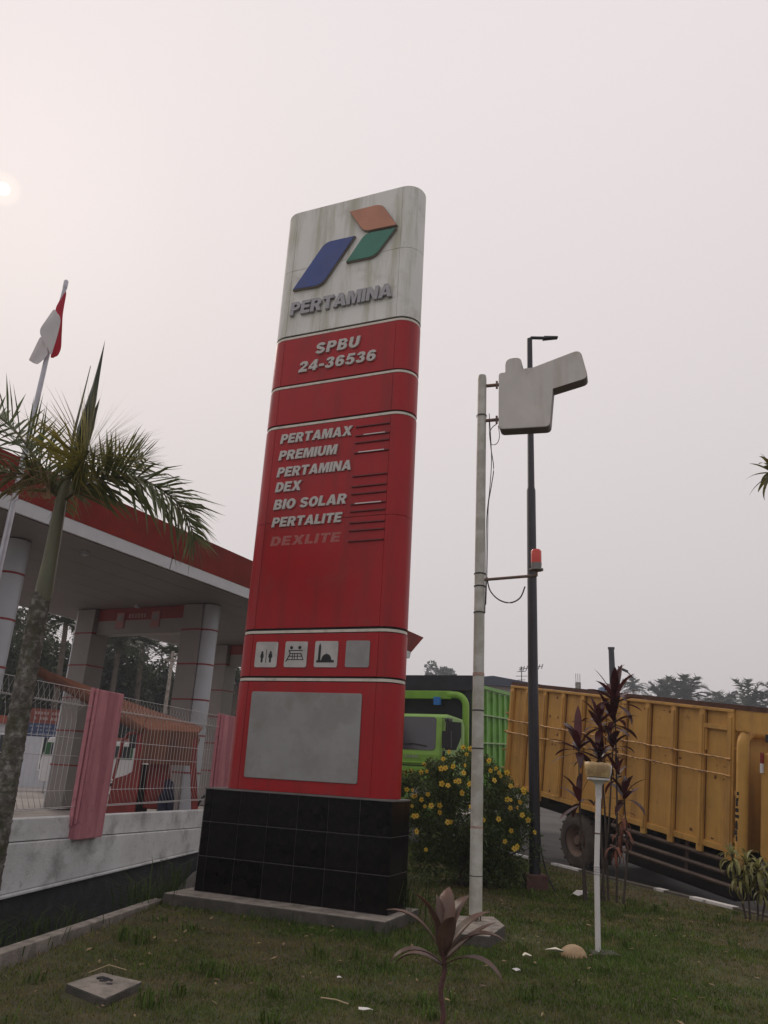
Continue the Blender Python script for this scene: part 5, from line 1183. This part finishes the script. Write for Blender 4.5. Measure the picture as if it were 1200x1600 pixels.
def f_col(t):
    m = MB(); m.box((-.22, -.22, 0), (.22, .22, 2.3)); m.build('stub', CONC, t)
    for q in (-.15, .0, .15): m = MB(); m.tube([(q, 0, 2.3), (q * 1.1, 0, 3.0)], .02, 4); m.build('rebar', STEEL_R, t)
standon(14.67, 64, 6.75, 'concrete_column', 'unfinished concrete column stub with bare rebar on the roof', 'column', f_col)
def f_tank(t):
    m = MB(); m.lathe([(0, 0), (.5, 0), (.52, 1.0), (.45, 1.2), (.15, 1.32), (0, 1.32)], 14); m.build('tank', TANK, t); m = MB(); m.lathe([(.53, .4), (.55, .45), (.53, .5)], 14); m.build('rib', TANK, t)
standon(16.47, 63, 7.35, 'water_tank', 'blue water tank on the roof just left of the dark mast', 'water tank', f_tank)
standon(13.6, 63, 6.9, 'water_tank', 'small blue water tank left of the concrete column stub', 'water tank', f_tank)
def f_mast(t):
    m = MB(); m.tube([(0, 0, 0), (0, 0, 8.6)], [.22, .15], 10); m.build('pole', BLACKP, t); m = MB(); m.box((-.17, -.1, 8.55), (.17, .1, 8.65)); m.build('cap', BLACKP, t)
standon(17.05, 42, -.3, 'utility_mast', 'thick dark mast rising behind the maroon cordyline', 'mast', f_mast)
def f_crane(t):
    m = MB(); m.tube([(0, 0, 0), (0, 0, 2.9), (.15, 0, 3.0)], .05, 6); m.build('post', BLACKP, t); m = MB(); m.hexa([(.0, -.08, 2.95), (.5, -.08, 2.72), (.5, .08, 2.72), (0, .08, 2.95), (.0, -.08, 3.08), (.5, -.08, 2.85), (.5, .08, 2.85), (0, .08, 3.08)]); m.build('head', BLACKP, t)
    m = MB(); m.tube([(.45, 0, 2.8), (.75, 0, 2.45)], .03, 5); m.build('stay', BLACKP, t)
standon(17.45, 42, 4.3, 'flood_lamp', 'small dark flood lamp on a post beside the mast', 'lamp', f_crane)
def f_ant(t):
    m = MB(); m.tube([(0, 0, 0), (0, 0, 2.6)], .03, 5); m.build('mast', BLACKP, t)
    for z, w in ((2.5, .16), (2.25, .28), (1.95, .38), (1.7, .25)): m = MB(); m.tube([(-w, 0, z), (w, .1, z + .04)], .018, 4); m.build('rod', BLACKP, t)
standon(10.7, 52, 6.0, 'tv_antenna', 'thin rod aerial at the left of the roof antennas', 'antenna', f_ant)
def f_ant2(t):
    m = MB(); m.tube([(0, 0, 0), (0, 0, 2.3)], .03, 5); m.tube([(-.75, 0, 1.9), (.75, 0, 2.15)], .02, 4); m.build('mast', BLACKP, t)
    for k in range(8): m = MB(); x = -.7 + k * .2; m.tube([(x, -.2, 1.75 + .03 * k), (x + .1, .2, 2.1 + .03 * k)], .03, 4); m.build('rod', BLACKP, t)
standon(11.35, 52, 6.5, 'tv_antenna', 'wider comb aerial at the right of the roof antennas', 'antenna', f_ant2)

# station background
x, y = pol(-24.6, 34)
kk = thing('station_kiosk', 'white station kiosk with a red roof edge behind the palm trunk', 'kiosk', (x, y, .3), (0, 0, R(20)))
m = MB(); m.box((-2.6, 0, 0), (2.6, 3, 2.25)); m.build('wall', KIOSKW, kk)
m = MB(); m.box((-2.7, -.15, 2.252), (2.7, 3.1, 2.55)); m.build('roof_edge', TILER, kk)
for cx in (-1.6, 0.2, 1.9):
    m = MB(); m.box((cx - .5, -.04, .6), (cx + .5, -.002, 1.9)); f = m.build('window_frame', WHITEP, kk); m = MB(); m.box((cx - .44, -.05, .66), (cx + .44, -.038, 1.84)); m.build('pane', GLASSW, f)
def board(nm, label, azd, d, zb, zt, w, ma, rows_, cat='sign', lm=WHITEP):
    x, y = pol(azd, d); t = thing(nm, label, cat, (x, y, 0), (0, 0, R(-azd)))
    m = MB(); m.box((-w / 2, 0, zb), (w / 2, .06, zt)); b_ = m.build('board', ma, t)
    for s_ in (-1, 1): m = MB(); m.tube([(s_ * w * .4, .1, .3), (s_ * w * .4, .1, zt)], .03, 6); m.build('leg', STEELP, t)
    rq = random.Random(int(zb * 100)); hh = (zt - zb) / (rows_ + .6)
    for r_ in range(rows_):
        xx = -w * .30 + rq.uniform(0, .1); zc = zt - hh * (r_ + .8)
        while xx < w * .46:
            lw = rq.uniform(.05, .09); m = MB(); m.box((xx, -.008, zc - hh * .26), (xx + lw, -.0005, zc + hh * .26)); m.build('letter_stroke', lm, b_); xx += lw + (.03 if rq.random() > .25 else .11)
    return t
SL = mat('sign lettering faded', (.38, .28, .25), .6)
board('notice_board', 'small red notice board with two rows of white print', -22.35, 30, 2.55, 3.02, 1.25, SIGNR, 2, lm=SL)
board('notice_board', 'small blue notice board below the red one', -22.55, 29.6, 2.08, 2.52, 1.15, SIGNB, 3, lm=mat('sign lettering pale', (.20, .24, .32), .6))
x, y = pol(-11.5, 37); wl2 = thing('rear_wall', 'beige rear wall with brown coping behind the front column', 'wall', (x, y, .3), (0, 0, R(14)))
m = MB(); m.box((-5, 0, 0), (5, .2, 1.95)); m.build('wall_face', HOUSEW, wl2)
for k in range(12): m = MB(); m.box((-5 + k * .835, -.06, 1.952), (-5 + k * .835 + .82, .26, 2.05)); m.build('coping_tile', TILER, wl2)
x, y = pol(-14.7, 40); up_ = thing('utility_pole', 'pale thin utility pole among the palms behind the station', 'pole', (x, y, .3))
m = MB(); m.tube([(0, 0, 0), (0, 0, 6.4)], [.12, .08], 8); m.build('pole', CONC, up_); m = MB(); m.box((-.3, -.05, 5.9), (.3, .05, 6.0)); m.build('cross_arm', CONC, up_)
x, y = pol(-18.6, 30); vn = thing('parked_minibus', 'green and white minibus parked behind the rickshaw', 'minibus', (x, y, .3), (0, 0, R(12)))
m = MB(); m.prism(rounded([(-1.7, .35), (1.7, .35), (1.75, .95), (1.35, 1.75), (-1.6, 1.8), (-1.75, 1.0)], .12, 3), -.75, .75); bd = m.build('body', WHITEP, vn, .04)
m = MB(); m.box((-1.68, -.765, 1.2), (1.2, -.752, 1.62)); m.build('green_panel', VANG, bd)
for a_, b_ in ((-1.5, -.7), (-.6, .2), (.3, 1.1)): m = MB(); m.box((a_, -.775, 1.25), (b_, -.763, 1.58)); m.build('window', GLASSW, bd)
for wx in (-1.1, 1.1):
    for wy in (-.78, .56): w_ = lathe_y([(0, 0), (.15, 0), (.28, .02), (.3, .06), (.3, .18), (.2, .2)], 18).build('wheel', BLKPL, vn, loc=(wx, wy, .3))

# ------------------------------------------------------------------ grass
rs = np.random.RandomState(5)
def inside(px_, py_, poly):
    r = np.zeros(len(px_), bool); n = len(poly)
    for i in range(n):
        (x0, y0), (x1, y1) = poly[i], poly[i - 1]
        c = ((y0 > py_) != (y1 > py_)) & (px_ < (x1 - x0) * (py_ - y0) / (y1 - y0 + 1e-12) + x0); r ^= c
    return r
def fbm(x, y, seed):
    q = np.random.RandomState(seed); o = np.zeros_like(x)
    for k in range(14):
        a = q.uniform(0, 6.28); fr = 1.3 ** k * .55; o += np.sin((x * math.cos(a) + y * math.sin(a)) * fr + q.uniform(0, 6.28)) / (1 + .35 * k)
    return o / 3.2
lawn_g = [(-3.2, 3), (-2.35, 10.0), (-1.7, 13.4), (.8, 20), (2.6, 19.5), (5.35, 11.2), (8.0, 3)]
V = []; T = []
holes = [(-1.82, 6.28, .27), (1.2, 9.0, .34)]
for (ya, yb, den, hh, ww) in ((3.2, 6.5, 6200, .034, .0040), (6.5, 9.5, 4300, .036, .0052), (9.5, 13, 2100, .042, .008), (13, 20, 1000, .05, .013)):
    n = int((11.2 if ya < 13 else 7) * (yb - ya) * den); x = rs.uniform(-3.2, 8, n) if ya < 13 else rs.uniform(-1.8, 5.2, n); y = rs.uniform(ya, yb, n)
    k = inside(x, y, lawn_g)
    u_ = (x - .272) * .918 - (y - 9.123) * .397; w_ = (x - .272) * .397 + (y - 9.123) * .918
    k &= ~((u_ > -2.63) & (u_ < .08) & (w_ > -.31) & (w_ < .75))
    for hx, hy, hr in holes: k &= (x - hx) ** 2 + (y - hy) ** 2 > hr * hr
    k &= ~inside(x, y, [(.83, 8.54), (1.29, 8.46), (1.55, 9.12), (1.5, 9.64), (1.0, 9.57)])
    p = fbm(x, y, 3); p2 = fbm(x * 3, y * 3, 9)
    k &= rs.rand(n) < np.clip(.62 + .45 * p + .3 * p2, .12, 1)
    x, y, p, p2 = x[k], y[k], p[k], p2[k]; n = len(x)
    near = np.exp(-np.minimum.reduce([(abs((u_[k] + 1.3)) - 1.35).clip(0) + abs(w_[k] + .33), np.hypot(x - 2.35, y - 8.3) - .2, np.hypot(x - .9, y - 9.9)]).clip(0) * 3.0)
    p4 = fbm(x * 9, y * 9, 17); p5 = fbm(x * 16, y * 16, 23)
    g_ = np.clip(.46 + .55 * p + .45 * p2 + .45 * p4 + .5 * near + rs.normal(0, .22, n), 0, 1)
    hgt_ = .8 * hh * rs.uniform(.45, 1.25, n) * (.75 + .5 * g_ + .9 * near * rs.rand(n)); a = rs.uniform(0, 6.28, n); ln = hgt_ * rs.uniform(.1, 1.0, n); b = rs.uniform(0, 6.28, n)
    P0 = np.stack([x, y, np.zeros(n) - .003], 1); W = np.stack([np.cos(a), np.sin(a), np.zeros(n)], 1) * (ww * rs.uniform(.6, 1.2, n))[:, None]
    E_ = P0 + np.stack([np.cos(b) * ln, np.sin(b) * ln, hgt_], 1)
    V.append(np.stack([P0 - W, P0 + W, E_], 1).reshape(-1, 3))
    gr = np.array((.078, .135, .017)); br = np.array((.19, .145, .052)); c = br + (gr - br) * g_[:, None]; c *= (rs.uniform(.5, 1.4, n) * (1 + .35 * p5))[:, None]; dry = rs.rand(n) < .035; c[dry] = np.array((.26, .20, .11)) * rs.uniform(.6, 1.2, dry.sum())[:, None]
    T.append(np.repeat(c, 3, 0))
V = np.concatenate(V); T = np.concatenate(T)
setting(mesh_np('grass', V, np.arange(len(V)), 3, GRASS, None, T), 'stuff')
n = 900; x = rs.uniform(-3, 7.5, n); y = rs.uniform(4.2, 14, n); k = inside(x, y, lawn_g); u_ = (x - .272) * .918 - (y - 9.123) * .397; w_ = (x - .272) * .397 + (y - 9.123) * .918
k &= ~((u_ > -2.7) & (u_ < .15) & (w_ > -.35) & (w_ < .8)) & ((x + 1.82) ** 2 + (y - 6.28) ** 2 > .12); x, y = x[k], y[k]; n = len(x)
a = rs.uniform(0, 6.28, n); L_ = rs.uniform(.012, .04, n); W_ = L_ * rs.uniform(.2, .5, n); z = rs.uniform(.015, .035, n)
ca, sa = np.cos(a), np.sin(a); tz = rs.uniform(-.3, .3, n)
v = np.stack([np.stack([x - ca * L_, y - sa * L_, z - tz * L_], 1), np.stack([x - sa * W_, y + ca * W_, z + .004], 1), np.stack([x + ca * L_, y + sa * L_, z + tz * L_], 1), np.stack([x + sa * W_, y - ca * W_, z - .002], 1)], 1).reshape(-1, 3)
c = np.array((.24, .17, .10)) * rs.uniform(.4, 1.7, n)[:, None]
setting(mesh_np('leaf_litter', v, np.arange(4 * n), 4, GRASS, None, np.repeat(c, 4, 0)), 'stuff')
# weeds in the ditch and against kerb
V = []; T = []
for (cx, cy, n, h) in ((-3.65, 7.2, 200, .40), (-3.45, 7.8, 100, .32), (-3.3, 8.6, 50, .3), (-3.15, 9.3, 60, .25), (-2.5, 10.2, 220, .42), (-2.9, 7.55, 60, .09), (-2.7, 8.6, 60, .09), (.35, 9.85, 260, .42), (.2, 8.75, 60, .12), (-.9, 9.35, 60, .12), (-3.8, 6.4, 140, .36)):
    x = cx + rs.normal(0, .16, n); y = cy + rs.normal(0, .22, n); z0 = np.where(x < -2.38 - .16 * (10 - y) * .9 + .0, -.5, 0.0) if cx < -2.3 else np.zeros(n)
    hh = h * rs.uniform(.5, 1.5, n) - z0 * .6; b = rs.uniform(0, 6.28, n); a = b + 1.57
    mid = np.stack([x + np.cos(b) * hh * .25, y + np.sin(b) * hh * .25, z0 + hh * .75], 1); tipp = np.stack([x + np.cos(b) * hh * .65, y + np.sin(b) * hh * .65, z0 + hh * .85], 1)
    W = np.stack([np.cos(a), np.sin(a), 0 * a], 1) * .0045; P0 = np.stack([x, y, z0], 1)
    V.append(np.stack([P0 - W, P0 + W, mid + W, P0 - W, mid + W, mid - W, mid - W, mid + W, tipp], 1).reshape(-1, 3))
    c = np.array((.045, .075, .016)) * rs.uniform(.6, 1.5, n)[:, None]; T.append(np.repeat(c, 9, 0))
for k in range(110):
    cx, cy = rs.uniform(-2.4, 6.5), rs.uniform(4.6, 12.5)
    if not inside(np.array([cx]), np.array([cy]), lawn_g)[0] or abs((cx - .272) * .918 - (cy - 9.123) * .397 + 1.28) < 1.5 and abs((cx - .272) * .397 + (cy - 9.123) * .918 - .2) < .7 or (cx - 1.2) ** 2 + (cy - 9) ** 2 < .4 or (cx + 1.82) ** 2 + (cy - 6.28) ** 2 < .2: continue
    n = rs.randint(12, 34); x = cx + rs.normal(0, .05, n); y = cy + rs.normal(0, .05, n); h = rs.uniform(.05, .12); hh = h * rs.uniform(.5, 1.4, n); b = rs.uniform(0, 6.28, n); a = b + 1.57
    P0 = np.stack([x, y, 0 * x], 1); W = np.stack([np.cos(a), np.sin(a), 0 * a], 1) * .005
    mid = P0 + np.stack([np.cos(b) * hh * .3, np.sin(b) * hh * .3, hh * .8], 1); tipp = P0 + np.stack([np.cos(b) * hh * .8, np.sin(b) * hh * .8, hh * .9], 1)
    V.append(np.stack([P0 - W, P0 + W, mid + W, P0 - W, mid + W, mid - W, mid - W, mid + W, tipp], 1).reshape(-1, 3))
    c = np.array((.07, .115, .02)) * rs.uniform(.6, 1.5, n)[:, None]; T.append(np.repeat(c, 9, 0))
V = np.concatenate(V); T = np.concatenate(T)
setting(mesh_np('weeds', V, np.arange(len(V)), 3, GRASS, None, T), 'stuff')

# ------------------------------------------------------------------ smoke haze
m = MB(); m.box((-245, -245, -3.7), (245, 245, 27)); hz = m.build('haze', DARKGAP); setting(hz, 'stuff')
hm = bpy.data.materials.new('smoke haze'); hm.use_nodes = True; ht = hm.node_tree; ht.nodes.clear()
ho = N(ht, 'ShaderNodeOutputMaterial'); pv = N(ht, 'ShaderNodeVolumePrincipled'); pv.inputs['Color'].default_value = (.86, .91, 1, 1); pv.inputs['Density'].default_value = .0012; pv.inputs['Anisotropy'].default_value = .2
ht.links.new(pv.outputs[0], ho.inputs['Volume']); hz.data.materials.clear(); hz.data.materials.append(hm)
